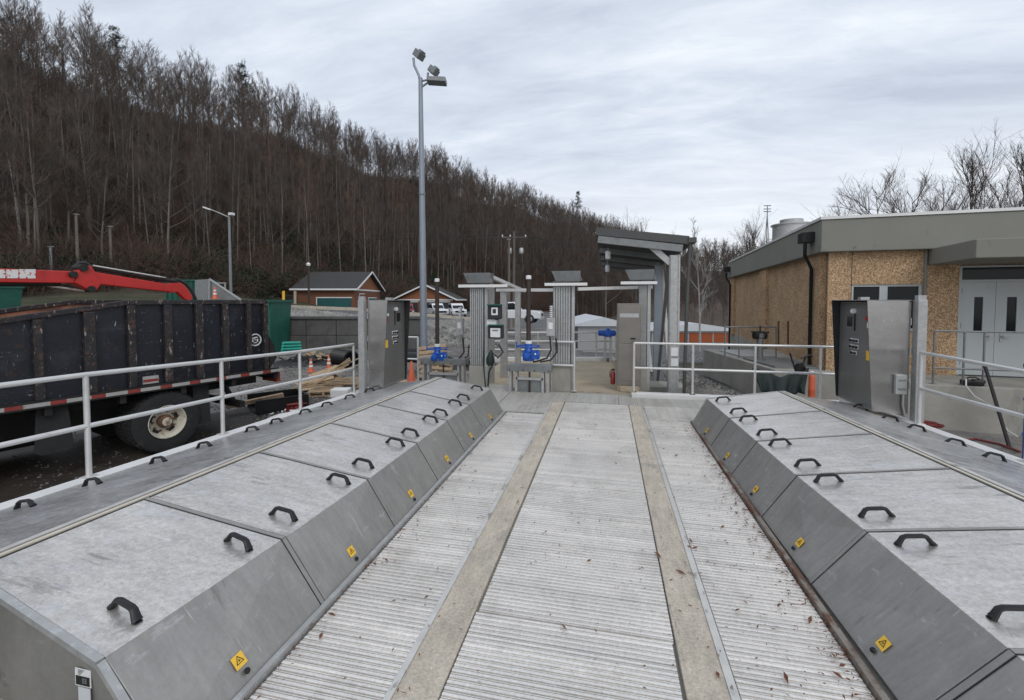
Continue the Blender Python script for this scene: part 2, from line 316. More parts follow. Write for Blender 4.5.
# ------------------------------------------------------------ deck
def ribbed(name, x0, x1, y0, y1, m, along='x', pitch=.034, h=.016, z=0.0, wob=0):
    """sheet of raised flat ribs; along='x': ribs run across"""
    mb = MB(); a0, a1 = (y0, y1) if along == 'x' else (x0, x1)
    n = int(round((a1-a0)/pitch)); pitch = (a1-a0)/n; prof = []
    for i in range(n):
        t = a0+i*pitch; hh = h*(1+.0)
        prof += [(t+pitch*.01, z-hh), (t+pitch*.17, z-hh), (t+pitch*.19, z-hh*.15), (t+pitch*.33, z-hh*.15), (t+pitch*.35, z-hh), (t+pitch*.51, z-hh), (t+pitch*.53, z), (t+pitch*.98, z)]
    prof.append((a1, z-h))
    vs = []
    for (t, zz) in prof:
        if along == 'x': vs += [(x0, t, zz), (x1, t, zz)]
        else: vs += [(t, y0, zz), (t, y1, zz)]
    k = len(prof); fs = [(2*i, 2*i+1, 2*i+3, 2*i+2) if along == 'x' else (2*i, 2*i+2, 2*i+3, 2*i+1) for i in range(k-1)]
    mb.add(vs, fs); return struct(mb, name, m)
ribbed('deck_left_panel', -1.615, -1.005, .3, 7.02, M['deck'])
ribbed('deck_right_panel', .62, 1.225, .3, 7.02, M['deck'])
ribbed('deck_centre_near', -.748, .352, .3, 2.44, M['deck'], z=.002)
ribbed('deck_centre_panel', -.738, .362, 2.455, 7.95, M['deck'], z=-.001)
struct(MB().box((-.985,.3,-.10), (-.758,7.95,.003)), 'concrete_strip', M['strip'], bevel=.006)
struct(MB().box((.372,.3,-.10), (.592,7.95,.003)), 'concrete_strip', M['strip'], bevel=.006)
struct(MB().box((-1.001,.3,-.1), (-.987,7.95,.006)).box((-1.001+.0,.3,.006), (-.967,7.95,.009)), 'deck_edge_trim', M['alu'])
struct(MB().box((.594,.3,-.1), (.612,7.95,.006)).box((.572,.3,.006), (.612,7.95,.009)), 'deck_edge_trim', M['alu'])
ribbed('deck_cross_panel', -1.9, .2, 7.97, 8.75, M['deckfar'], along='y')
ribbed('deck_cross_panel', .21, 4.15, 7.97, 8.62, M['deckfar'], along='y')
ribbed('deck_left_corner', -3.9, -1.92, 7.05, 9.3, M['deckfar'], along='y')
ribbed('deck_left_corner', -1.9, -1.005, 7.05, 7.95, M['deckfar'], along='y', z=.004)
ribbed('deck_right_corner', .62, 4.1, 7.05, 7.95, M['deckfar'], along='x', z=.002)
# slab under everything, walls of the platform
struct(MB().box((-4.55,.2,-.9), (4.1,9.0,-.03)), 'platform_base', M['conc'])
M['dirty'] = mat('grimy_rusty_angle', (.24,.21,.18), .7, .2, .3, 6, spots=[((.13,.06,.035,.9), 5, .47, .08, (1,.6,1)), ((.5,.48,.44,.7), 7, .60, .04, (1,.4,1))])
struct(MB().box((-1.66,.3,-.04), (-1.628,7.0,.03)), 'deck_side_angle', M['galv'])
struct(MB().box((1.236,.3,-.04), (1.27,7.0,.03)), 'deck_side_angle', M['dirty'])
# tan walkway beyond the gates
struct(MB().box((-3.1,9.02,-.9), (.62,14.0,-.012)), 'walkway_slab', M['tan'])
struct(MB().box((.25,9.1,-.005), (.62,13.4,.11)), 'walkway_kerb', M['tan'], bevel=.01)
# kerbs with handrails stand along both outer sides
def edgeX(side, y):   # outer cover edge line
    return -4.76+(y-2.6)*.075 if side < 0 else 4.17-(y-5.5)*.08
def ridgeX(side, y): return float(np.interp(y, [1.3,2.3,3.2,7], [-2.005,-1.935,-1.905,-1.885])) if side < 0 else float(np.interp(y, [1.25,2.2,3.18,4.05,6.93], [1.70,1.655,1.605,1.547,1.445]))
def baseX(side, y): return -1.665+(y-1.6)*.002 if side < 0 else 1.315-(y-2.3)*.016
def seamX(side, y): return -2.98+(y-2.3)*.052 if side < 0 else 2.66-(y-3.5)*.075
ZR, ZS, ZE = .385, .53, .16
for sd in (-1, 1):
    y0, y1 = 0.3, 8.6
    p = [V(edgeX(sd, y)+sd*a, y, z) for y in (y0, y1) for a, z in ((0,-.9),(0,.165),(.16,.165),(.16,-.9))]
    mb = MB().add(p, [(0,1,2,3),(7,6,5,4),(0,4,5,1),(1,5,6,2),(2,6,7,3),(3,7,4,0)])
    struct(mb, 'kerb', M['kerb'], bevel=.006)
# ------------------------------------------------------------ tank covers
def lerp(a, b, t): return a+(b-a)*t
def handle(parent, c, ex, nrm, ln=.18, hh=.048):
    """black moulded pull handle with feet; ex = lengthwise dir, nrm = up"""
    ex = Vector(ex).normalized(); nrm = Vector(nrm).normalized(); sd = ex.cross(nrm).normalized()
    mb = MB(); pts = [(-.5,0),(-.44,.25),(-.34,.85),(-.24,1),(.24,1),(.34,.85),(.44,.25),(.5,0)]
    wd = [.023,.020,.017,.016,.016,.017,.020,.023]; th = [.015,.014,.013,.0125,.0125,.013,.014,.015]
    vs = []
    c = Vector(c)
    for i, (a, b) in enumerate(pts):
        a0 = pts[max(i-1,0)]; b0 = pts[min(i+1,len(pts)-1)]
        d = (ex*(b0[0]-a0[0])*ln+nrm*(b0[1]-a0[1])*hh).normalized(); q = d.cross(sd).normalized()
        p = c+ex*a*ln+nrm*(b*hh+.004)
        for k in range(8):
            an = math.pi/4*k+math.pi/8
            vs.append(p+sd*math.cos(an)*wd[i]+q*math.sin(an)*th[i])
    n = 8; fs = [(i*n+k, i*n+(k+1) % n, (i+1)*n+(k+1) % n, (i+1)*n+k) for i in range(len(pts)-1) for k in range(n)]
    fs += [tuple(range(n))[::-1], tuple(range(7*n, 8*n))]
    mb.add(vs, fs)
    for sgn in (-1, 1): mb.obox(c+ex*sgn*ln*.5+nrm*.003, ex*.014, sd*.014, nrm*.004)
    mb.build('handle', M['black'], parent, smooth=True)
ordn = ['nearest', 'second', 'third', 'fourth', 'fifth', 'sixth and farthest']
YBS = {-1: [1.35, 2.31, 3.24, 4.17, 5.03, 5.88, 6.94], 1: [1.27, 2.20, 3.17, 4.07, 4.97, 5.87, 6.93]}
for sd in (-1, 1):
    side = 'left' if sd < 0 else 'right'
    YB = YBS[sd]
    for i in range(6):
        y0, y1 = YB[i]+.005, YB[i+1]-.005
        b0, b1 = V(baseX(sd,y0), y0, .012), V(baseX(sd,y1), y1, .012)
        r0, r1 = V(ridgeX(sd,y0), y0, ZR), V(ridgeX(sd,y1), y1, ZR)
        sk = .14 if (sd < 0 and i == 0) else 0.0
        sk1 = 0.0
        s0, s1 = V(seamX(sd,y0+sk)-sd*.0, y0+sk, ZS), V(seamX(sd,y1), y1+sk1, ZS)
        t = thing('tank_cover', '%s metal tank cover from the camera in the %s row of covers' % (ordn[i], side), 'cover', ((b0+b1)/2), 'metal tank covers with handles along both sides of the deck')
        def sheet(q, th):   # thin plate from quad with downward/outward thickness
            n = (q[1]-q[0]).cross(q[3]-q[0]).normalized()
            if n.z < 0: n = -n
            lo_ = [p-n*th for p in q]; return MB().hexa([*lo_, *q])
        nF = (b1-b0).cross(r0-b0).normalized(); nT = (r1-r0).cross(s0-r0).normalized()
        if nF.z < 0: nF = -nF
        if nT.z < 0: nT = -nT
        fo = nF*.0
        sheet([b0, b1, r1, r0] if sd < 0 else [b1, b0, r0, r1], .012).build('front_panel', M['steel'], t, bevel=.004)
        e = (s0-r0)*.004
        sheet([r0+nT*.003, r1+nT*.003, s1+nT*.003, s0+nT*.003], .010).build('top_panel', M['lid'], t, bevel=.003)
        # folded joint lip beside the joint
        if i < 5:
            fl = MB(); fl.hexa([p for p in [b1-V(0,.03,0)+nF*.0, b1-V(0,.002,0), r1-V(0,.002,0), r1-V(0,.03,0), b1-V(0,.03,0)+nF*.005, b1-V(0,.002,0)+nF*.005, r1-V(0,.002,0)+nF*.005, r1-V(0,.03,0)+nF*.005]])
            fl.hexa([r1-V(0,.028,0)+nT*.003, r1-V(0,.002,0)+nT*.003, s1-V(0,.002,0)+nT*.003, s1-V(0,.028,0)+nT*.003, r1-V(0,.028,0)+nT*.008, r1-V(0,.002,0)+nT*.008, s1-V(0,.002,0)+nT*.008, s1-V(0,.028,0)+nT*.008])
            fl.build('joint_strip', M['steel'], t)
            bl = MB()
            bl.hexa([b1-V(0,.034,0), b1-V(0,.030,0), r1-V(0,.030,0), r1-V(0,.034,0), b1-V(0,.034,0)+nF*.002, b1-V(0,.030,0)+nF*.002, r1-V(0,.030,0)+nF*.002, r1-V(0,.034,0)+nF*.002])
            bl.hexa([r1-V(0,.033,0)+nT*.003, r1-V(0,.028,0)+nT*.003, s1-V(0,.028,0)+nT*.003, s1-V(0,.033,0)+nT*.003, r1-V(0,.033,0)+nT*.0055, r1-V(0,.028,0)+nT*.0055, s1-V(0,.028,0)+nT*.0055, s1-V(0,.033,0)+nT*.0055])
            bl.build('joint_seal', M['black'], t)
        ex = (s0-r0).normalized()
        for k, yy in enumerate((lerp(YB[i], YB[i+1], .18), lerp(YB[i], YB[i+1], .81))):
            fy = (yy-y0)/(y1-y0); rr0 = lerp(r0, r1, fy); ss0 = lerp(s0, s1, fy); c = rr0+(ss0-rr0).normalized()*.165+nT*.004
            handle(t, c, ex, nT)
        # warning diamond + black knob low on the front
        fs_ = .40 if sd < 0 else .34; q0 = lerp(b0, b1, fs_); q1 = lerp(r0, r1, fs_); q0 = q0+nF*(.012 if (i == 0 and sd < 0) else .003); q1 = q1+nF*(.012 if (i == 0 and sd < 0) else .003)
        up = (q1-q0).normalized(); al = V(0,1,0); c = q0+up*.115+nF*.002
        st = MB(); h = .031; st.prism([c-al*h-up*h, c+al*h-up*h, c+al*h+up*h, c-al*h+up*h], nF*.0015); so = st.build('warning_sticker', M['yellow'], t)
        tr = MB(); c2 = c+nF*.0025; a_, b_, c_ = c2+up*.022, c2-up*.012-al*.019, c2-up*.012+al*.019
        for p, q in ((a_, b_), (b_, c_), (c_, a_)): tr.bar(p, q, .003, .001, up=nF)
        tr.bar(c2+up*.006, c2-up*.004, .004, .001, up=nF).bar(c2-up*.003-al*.006, c2-up*.002+al*.006, .003, .001, up=nF)
        tr.build('warning_mark', M['black'], so)
        kn = MB(); kc = c-up*.062+al*.004
        kn.lathe([(.013,0),(.015,.003),(.013,.008),(.004,.010)], kc, nF, 14); kn.build('plug', M['black'], t, smooth=True)
        # end walls
        if i == 0 or i == 5:
            ye, dy = (y0, -1) if i == 0 else (y1, 1)
            k0 = V(baseX(sd,ye), ye+dy*.02, -.02); k1 = V(ridgeX(sd,ye), ye+dy*.02, ZR-.004); k2 = V(seamX(sd,ye), ye+dy*.02+(sk if i == 0 else 0), ZS-.004); k3 = V(seamX(sd,ye), ye+dy*.02+(sk if i == 0 else 0), -.02)
            MB().prism([k0,k1,k2,k3], V(0,-dy*.012,0)).build('end_panel', M['steel'], t)
            fr = MB(); fr.bar(k1, k2, .03, .028, up=nT); fr.bar(k0, k1, .03, .02, up=nF); fr.build('end_frame', M['galv'], t)
            if sd < 0 and i == 0:
                lc = lerp(k1, k2, .105)-V(0,.0035,.105); w2 = .042
                lb = MB().box(lc-V(w2,.001,.040), lc+V(w2,.001,.034)).build('data_label', M['white'], t)
                bk = MB().box(lc-V(.036,.003,.034), lc-V(-.036,.0015,-.004)); bk.build('printed_block', M['black'], lb)
                tx = MB()
                for r_ in range(4):
                    tx.box(lc+V(-.024,-.003,.010+r_*.006), lc+V(-.024+.012+.007*((r_*5) % 4),-.0015,.012+r_*.006))
                for r_ in range(3):
                    for c__ in range(2): tx.box(lc+V(.000+.013*c__,-.0045,-.023+r_*.008), lc+V(.010+.013*c__,-.003,-.018+r_*.008)) 
                tx.build('printed_lines', M['galvdark'], lb)
                l2 = lc-V(-.004,0,.095); MB().box(l2-V(.032,.001,.05), l2+V(.032,.001,.05)).build('data_label', M['roofwhite'], t)
    # track along the seam: two aluminium channels, dark slot between
    ya, yb = YB[0]-.6, YB[-1]+.05
    def run(off, wid, z0, z1, m, name):
        q = []
        for y in (ya, yb):
            x = seamX(sd, y)+sd*off; q.append((x, y))
        mb = MB(); (xa, a), (xb, b) = q
        mb.hexa([(xa,a,z0),(xa+sd*wid,a,z0),(xb+sd*wid,b,z0),(xb,b,z0),(xa,a,z1),(xa+sd*wid,a,z1),(xb+sd*wid,b,z1),(xb,b,z1)]); return mb, m, name
    tr = thing('cover_track', 'long metal sliding track along the top of the %s row of covers' % side, 'track', (seamX(sd,4), 4, ZS), 'sliding tracks above the covers')
    for off, wid, z0, z1, m, name in ((.004,.016,ZS-.03,ZS+.002,'black','slot'), (.022,.026,ZS-.03,ZS+.010,'kerbtan','inner_rail'), (.049,.013,ZS-.03,ZS+.004,'black','slot'), (.064,.036,ZS-.04,ZS+.012,'alu','middle_rail'), (.100,.010,ZS-.05,ZS-.012,'black','slot'), (.110,.026,ZS-.05,ZS-.002,'kerbtan','outer_rail')):
        mb, mm, nn = run(off, wid, z0, z1, M[m], name); mb.build(nn, mm, tr)
    # outer plates sloping to the kerb
    for i in range(6):
        y0, y1 = YB[i]+.004-(.8 if i == 0 else 0), YB[i+1]-.004
        ye = y1+(1.15 if i == 5 else 0)
        a0, a1 = V(seamX(sd,y0)+sd*.138, y0, ZS-.03), V(seamX(sd,y1)+sd*.138, y1+.05*(i==5), ZS-.03)
        e0, e1 = V(edgeX(sd,y0)-sd*.02, y0, ZE), V(edgeX(sd,ye)-sd*.02, ye, ZE)
        t = thing('side_cover', '%s sloping outer cover plate from the camera beside the %s kerb' % (ordn[i], side), 'cover', ((e0+e1)/2), 'sloping outer cover plates beside the kerbs')
        nT = (a1-a0).cross(e0-a0).normalized()
        if nT.z < 0: nT = -nT
        q = [a0, a1, e1, e0]
        MB().hexa([*[p-nT*.012 for p in q], *q]).build('plate', M['outer'], t, bevel=.003)
        MB().hexa([a1-V(0,.03,0), a1, e1, e1-V(0,.03,0), a1-V(0,.03,0)+nT*.004, a1+nT*.004, e1+nT*.004, e1-V(0,.03,0)+nT*.004]).build('joint_strip', M['outer'], t)
        if sd < 0: ys = [(2.2,), (2.51,2.95), (3.5,3.98), (4.6,4.98), (5.5,5.95), (6.5,7.05,7.6)][i]
        else: ys = [(2.0,), (2.6,3.0), (3.6,4.0), (4.6,4.95), (5.4,5.86), (6.42,6.88,7.5)][i]
        exx = (e0-a0).normalized()
        for yy in ys:
            xx = edgeX(sd, yy)-sd*.30; tt = (xx-seamX(sd,yy)-sd*.112)/(edgeX(sd,yy)-sd*.02-seamX(sd,yy)-sd*.112)
            handle(t, V(xx, yy, ZS-.03+(ZE-ZS+.03)*tt)+nT*.002, exx, nT)
    # far gable plate closing the void
    ye = YB[-1]+.02
    w = MB().prism([V(baseX(sd,ye),ye,-.02), V(baseX(sd,ye)+sd*.04,ye,-.02), V(baseX(sd,ye)+sd*.04,ye,.01), V(baseX(sd,ye),ye,.01)], V(0,.1,0))
    tag(w.build('corner_bracket', M['galvdark'], base=(baseX(sd,ye),ye,-.02)), 'small steel bracket on the deck at the far corner of the %s covers' % side, 'bracket')
# ------------------------------------------------------------ handrails
def rail(name, label, posts, tops, mids, r=.024, m='rail', group=None, base=None, bottom=None, flange=True):
    t = thing(name, label, 'railing', base or posts[0][0], group)
    for a, b in posts:
        MB().tube([a, b], r, 12).build('post', M[m], t, smooth=True)
    for nm, L in (('top_rail', tops), ('mid_rail', mids)):
        for pts in L: MB().tube(pts, r, 12).build(nm, M[m], t, smooth=True)
    if flange:
        f = MB()
        for a, b in posts: f.box(V(*a)-V(.05,.05,0.0), V(*a)+V(.05,.05,.010))
        f.build('foot_plates', M[m], t)
    return t
def px(sd, y): return edgeX(sd, y)+sd*.10
ys = [1.2, 3.18, 4.57, 5.87, 7.18]; KZ = .165; HT = [1.16, 1.145, 1.10, 1.06, 1.045]
P = [(V(px(-1,y),y,KZ), V(px(-1,y),y,h)) for y, h in zip(ys, HT)]
rail('handrail', 'long two-bar metal handrail on the kerb beside the dump truck', P, [[b for a, b in P]], [[V(a.x,a.y,a.z+(b.z-a.z)*.5) for a, b in P]])
yr = [3.6, 5.55, 6.98]; Q = []
for y, h in zip(yr, [1.06, 1.10, 1.14]): Q.append((V(px(1,y),y,KZ), V(px(1,y),y,h)))
rail('handrail', 'two-bar metal handrail on the kerb in front of the loading platform', Q, [[b for a, b in Q]], [[V(a.x,a.y,a.z+(b.z-a.z)*.5) for a, b in Q]])
FY = 8.78
for lab, xs, ht in (('two-bar metal handrail across the far end of the deck right of the steel cabinet', [.50, 1.57, 2.64, 3.70, 4.3], 1.02),):
    F = [(V(x,FY,.06), V(x,FY,ht)) for x in xs]
    rail('handrail', lab, F, [[F[0][1], F[-1][1]]], [[V(xs[0],FY,.54), V(xs[-1],FY,.54)]])
tag(MB().box((.46,FY-.09,-.03), (4.35,FY+.06,.07)).build('kerb', M['kerb'], bevel=.008), kind='structure')
F = [(V(x,9.3,-.02), V(x,9.3,1.0)) for x in (-5.3,-4.22)]
rail('handrail', 'short handrail behind the left control cabinet', F, [[F[0][1], F[-1][1]]], [[V(-5.3,9.3,.5), V(-4.22,9.3,.5)]])
F = [(V(-.66,8.95,0), V(-.66,8.95,1.0))]
rail('handrail', 'little handrail stub between the actuator frame and the concrete tower', F, [[V(-1.15,8.95,1.0), V(-.66,8.95,1.0)]], [[V(-1.15,8.95,.52), V(-.66,8.95,.52)]])
A_ = W(474,360,13.6); B_ = W(616,360,13.6); A_.z = B_.z = 0
F = [(lerp(A_,B_,t), lerp(A_,B_,t)+V(0,0,.85)) for t in (0,.22,.45,.68,.86,1)]
rail('handrail', 'three-bar handrail at the far end of the tan walkway', F, [[F[0][1], F[-1][1]]], [[F[0][0]+V(0,0,z), F[-1][0]+V(0,0,z)] for z in (.58,.32)])
A2 = W(474,362,13.5); B2 = W(614,362,13.5)
tag(MB().bar(V(A2.x,A2.y,.03), V(B2.x,B2.y,.03), .14, .14).build('kerb', M['kerb'], bevel=.01), kind='structure')
# ------------------------------------------------------------ control cabinets
def cabinet(sd, x, y0, y1, zb, label, dp):
    """face looks to the deck; hood cheeks widen to the top; sd +1 right side"""
    t = thing('control_cabinet', label, 'cabinet', (x, (y0+y1)/2, zb), 'control cabinets beside the handrails')
    zt = 1.84
    MB().box((min(x,x+sd*dp), y0+.01, zb), (max(x,x+sd*dp), y1-.01, zt-.02)).build('body', M['steel'], t, bevel=.004)
    xf = x-sd*.004
    MB().box((min(xf,xf-sd*.012), y0+.03, zb+.05), (max(xf,xf-sd*.012), y1-.03, zt-.05)).build('front_panel', M['panelface'], t, bevel=.003)
    xt, xb = x-sd*.125, x-sd*.03
    for yy, th, nm in ((y0-.008,.008,'side_shield'), (y1,.008,'side_shield')):
        MB().prism([(x+sd*(dp-.03),yy,zb-.02), (xb,yy,zb+.02), (xt,yy,zt), (x+sd*(dp-.03),yy,zt)], (0,th,0)).build(nm, M['shield'] if yy < y1-.1 else M['inside'], t)  # near shield in steel, far shield in near-black
    MB().prism([(x+sd*dp,y0-.008,zt), (xt,y0-.008,zt), (xt,y0-.008,zt+.008), (x+sd*dp,y0-.008,zt+.012)], (0,y1-y0+.016,0)).build('hood', M['galvdark'], t)
    # folded seams (bright horizontal creases)
    s = MB()
    for z in (zb+.42, zb+.92): s.box((min(xf-sd*.014,xf-sd*.016), y0+.03, z), (max(xf-sd*.014,xf-sd*.016), y1-.03, z+.006))
    s.build('crease', M['steel'], t)
    yc = (y0+y1)/2; xs = xf-sd*.012
    def knob(y, z, r, m, name, ln=.022): MB().lathe([(r,0),(r,ln*.6),(r*.8,ln)], (xs,y,z), (-sd,0,0), 12).build(name, M[m], t, smooth=True)
    for r_, n_ in ((0,3),(1,3),(2,2)):
        for c_ in range(n_):
            y = yc+.02+(c_-(n_-1)/2)*.085; z = zb+.98-r_*.095
            MB().box((min(xs,xs-sd*.004),y-.03,z-.03), (max(xs,xs-sd*.004),y+.03,z+.03)).build('button_plate', M['white'], t)
            MB().lathe([(.019,0),(.019,.022),(.014,.028)], (xs-sd*.004,y,z-.004), (-sd,0,0), 12).build('button', M['black'], t, smooth=True)
    knob(yc+.03, zt-.16, .040, 'white', 'beacon', .05)
    MB().box((min(xs,xs-sd*.012),yc+.012,zt-.46), (max(xs,xs-sd*.012),yc+.028,zt-.2)).build('handle', M['black'], t)
    MB().box((min(xs,xs-sd*.006),yc+.10,zt-.40), (max(xs,xs-sd*.006),yc+.24,zt-.24)).build('display', M['glassdark'], t)
    knob(y0+.16, zt-.26, .030, 'red' if sd > 0 else 'white', 'stop_button', .04)
    MB().box((min(xs,xs-sd*.003),y0+.11,zb+.72), (max(xs,xs-sd*.003),y0+.20,zb+.86)).build('yellow_label', M['yellow'], t)
    MB().box((min(xs,xs-sd*.003),y0+.12,zt-.40), (max(xs,xs-sd*.003),y0+.20,zt-.32)).build('small_label', M['reflr'] if sd < 0 else M['white'], t)
    # back post
    xp = x+sd*(dp+.07)
    MB().box((xp-.055,y0-.11,.16), (xp+.055,y0-.0,zt+.01)).build('mounting_post', M['galv'], t, bevel=.004)
    MB().box((xp-.05,y0-.09,zt+.01), (xp+.05,y0-.02,zt+.075)).build('top_bracket', M['galv'], t)
    MB().box((min(x+sd*.02,x+sd*.14),yc-.04,zt+.012), (max(x+sd*.02,x+sd*.14),yc+.04,zt+.055)).build('top_bracket', M['galv'], t)
    for z in (zb+.35, zb+.85, zb+1.25): MB().tube([(x+sd*(dp-.01),y0-.014,z), (x+sd*(dp-.01),y0-.014,z+.10)], .009, 8).build('hinge', M['galv'], t)
    if sd > 0:
        b = MB().box((x+.22,y0-.07,zb+.28), (x+.36,y0-.010,zb+.56)); so = b.build('socket_box', M['galv'], t, bevel=.012)
        MB().box((x+.25,y0-.078,zb+.34), (x+.34,y0-.0705,zb+.37)).box((x+.25,y0-.078,zb+.47), (x+.34,y0-.0705,zb+.49)).build('socket_slot', M['galvdark'], so)
        MB().tube([(x+.33,y0-.04,zb+.28),(x+.33,y0-.04,zb+.12),(x+.36,y0-.04,zb-.03)], .012, 8).build('conduit', M['galv'], t, smooth=True)
    return t
cr = W(874,409,6.28); cl = W(382,388,7.9)
print('cab', cr, cl, W(920,424,6.2), W(353,397,7.9), W(838,397,7))
cabinet(1, cr.x, cr.y, VP(838,397,V(cr.x,0,0),V(0,1,0)).y, .25, 'dark-faced control cabinet with steel side shield standing right of the deck', .42)
cabinet(-1, cl.x, cl.y, VP(405,384,V(cl.x,0,0),V(0,1,0)).y, .26, 'dark-faced control cabinet with steel side shield standing left of the deck', .27)
# ------------------------------------------------------------ gate towers and monorail
def ribface(mb, x0, x1, y, z0, z1, n):
    w = (x1-x0)/n
    for i in range(n): mb.box((x0+i*w+w*.22, y-.02, z0), (x0+i*w+w*.78, y-.002, z1))
def tower(label, x0, x1, y, zt, cap0, cap1, bar0, bar1, side=1):
    t = thing('gate_tower', label, 'tower', ((x0+x1)/2, y, 0), 'concrete and steel gate towers')
    MB().box((x0,y,-.03), (x1,y+.34,.48)).build('footing', M['conc'], t, bevel=.008)
    MB().box((x0+.015,y+.03,.48), (x1-.015,y+.32,zt)).build('core', M['galvdark'], t)
    f = MB(); ribface(f, x0+.015, x1-.015, y+.03, .50, zt-.02, 7)
    for k in range(7): f.box((x0+.012,y+.006,.6+k*.27), (x1-.012,y+.0115,.607+k*.27))
    f.build('ribbed_face', M['galv'], t)
    MB().box((x1+.004,y+.04,-.02), (x1+.065,y+.12,zt)).box((x1+.004,y+.2,-.02), (x1+.03,y+.3,zt)).build('steel_channel', M['galv'], t)
    MB().box((bar0,y-.10,zt+.002), (bar1,y+.0,zt+.06)).build('cross_bar', M['kerb'], t, bevel=.004)
    c = MB(); c.prism([(cap0-.03,y-.07,zt+.30), (cap0+.08,y-.07,zt+.09), (cap1-.02,y-.07,zt+.09), (cap1,y-.07,zt+.30)], (0,.32,0))
    n = 18
    for i in range(n):
        a = cap0+.0+(cap1-cap0)*i/n; c.prism([(a-.01,y-.085,zt+.295), (a+.06,y-.085,zt+.10), (a+.075,y-.085,zt+.10), (a+.005,y-.085,zt+.295)], (0,.012,0))
    c.build('ribbed_cap', M['galvdark'], t)
    return t
p1, p2 = GZ(468,389,0), GZ(487,389,0); YT = 9.0
def X(u, y=YT, v=350): return GYp(u, v, y).x
ZT = GYp(560,286,YT).z
Y1 = YT-.25; t1 = tower('ribbed gate tower carrying two dark meter boxes on its side', X(469,Y1), X(484,Y1), Y1, ZT-.03, X(466,Y1), X(491,Y1), X(460,Y1), X(508,Y1))
t2 = tower('ribbed gate tower standing free in the middle of the picture', X(552), X(571), YT, ZT, X(553), X(580), X(545), X(587))
t3 = tower('ribbed gate tower half hidden behind the tall steel cabinet', X(638,9.35), X(647,9.35), YT+.35, ZT+.03, X(626,9.35), X(653,9.35), X(620,9.35), X(656,9.35))
# monorail beams
def beam(label, a, b, w=.09, h=.07, m='kerb'):
    t = tag(MB().bar(a, b, w, h).build('monorail_beam', M[m], base=a), label, 'beam', 'overhead beams linking the gate towers')
beam('overhead beam running back from the left gate tower', W(489,276,9.2), W(524,291,12.2))
beam('overhead beam spanning between the left and middle gate towers', W(497,290,10.6), W(556,290,9.6), .08, .07)
beam('overhead beam spanning between the middle tower and the shelter', W(578,289,9.7), W(652,287,9.9), .08, .07)
for u, d, h in ((492,9.9,''),(504,10.6,''),(518,11.8,'')):
    b = W(u,350,d); b.z = 0; zt = W(u,289 if u > 500 else 284,d).z
    nm = {492:'slim grey post just behind the meter boxes', 504:'grey post between the meter boxes and the white pickup', 518:'grey post standing in front of the white pickup'}[u]
    hw = {492:.05, 504:.075, 518:.07}[u]
    tag(MB().box(b-V(hw,hw,.02), b+V(hw,hw,zt)).build('steel_post', M['galv'], base=b), nm, 'post', 'grey posts under the overhead beams')
# meter boxes
mt = thing('meter_box', 'upper dark green meter box with small square display', 'box', W(495,312,8.85))
c = W(495,312,8.72)
MB().box(c-V(.14,.05,.14), c+V(.14,.05,.14)).build('case', M['inside'], mt, bevel=.02); MB().box(c-V(.06,.062,.06), c-V(-.07,.0505,-.09)).build('display', M['white'], mt, bevel=.005)
MB().box(c-V(.03,.066,.025), c-V(-.035,.0625,-.06)).build('screen', M['inside'], mt); MB().box(c-V(.14,.10,-.13), c+V(.14,.05,.155)).build('hood', M['green'], mt)
mt = thing('meter_box', 'lower dark green meter box with pale front panel', 'box', W(496,333,8.85))
c = W(496,332,8.72)
MB().box(c-V(.155,.05,.13), c+V(.155,.05,.13)).build('case', M['inside'], mt, bevel=.02); MB().box(c-V(.10,.062,.10), c+V(.10,-.0505,.08)).build('front_panel', M['white'], mt, bevel=.005)
MB().box(c-V(.06,.066,-.02), c-V(-.06,.0625,-.05)).build('readout', M['galvdark'], mt); MB().box(c-V(.155,.1,-.13), c+V(.155,.05,.15)).build('hood', M['green'], mt)
hc = W(493,352,8.7)
tag(MB().tube([W(499,345,8.7),W(503,352,8.65),W(498,358,8.65),W(492,352,8.7),W(494,362,8.7),W(489,372,8.75),W(488,386,8.8)], .018, 8).tube([W(484,340,8.75),W(483,362,8.72),W(486,389,8.8)], .012, 8).build('cable', M['cable'], smooth=True, base=hc), 'looped dark cables hanging under the meter boxes', 'cable')
bag = MB().lathe([(.01,0),(.06,.03),(.08,.14),(.05,.24),(.02,.32)], W(489,366,8.72), (.15,0,1), 12)
tag(bag.build('hose_nozzle', M['tarp'], smooth=True, base=W(489,366,8.72)), 'dark green lance holder hanging low beside the left gate tower', 'nozzle')
bx = W(489,322,8.8)
tag(MB().box(W(487,326,8.8)-V(0,.02,.0), W(497,320,8.8)+V(0,.03,0)).build('small_sign', M['white'], base=bx), 'small pale plate between the upper and lower meter boxes', 'sign')
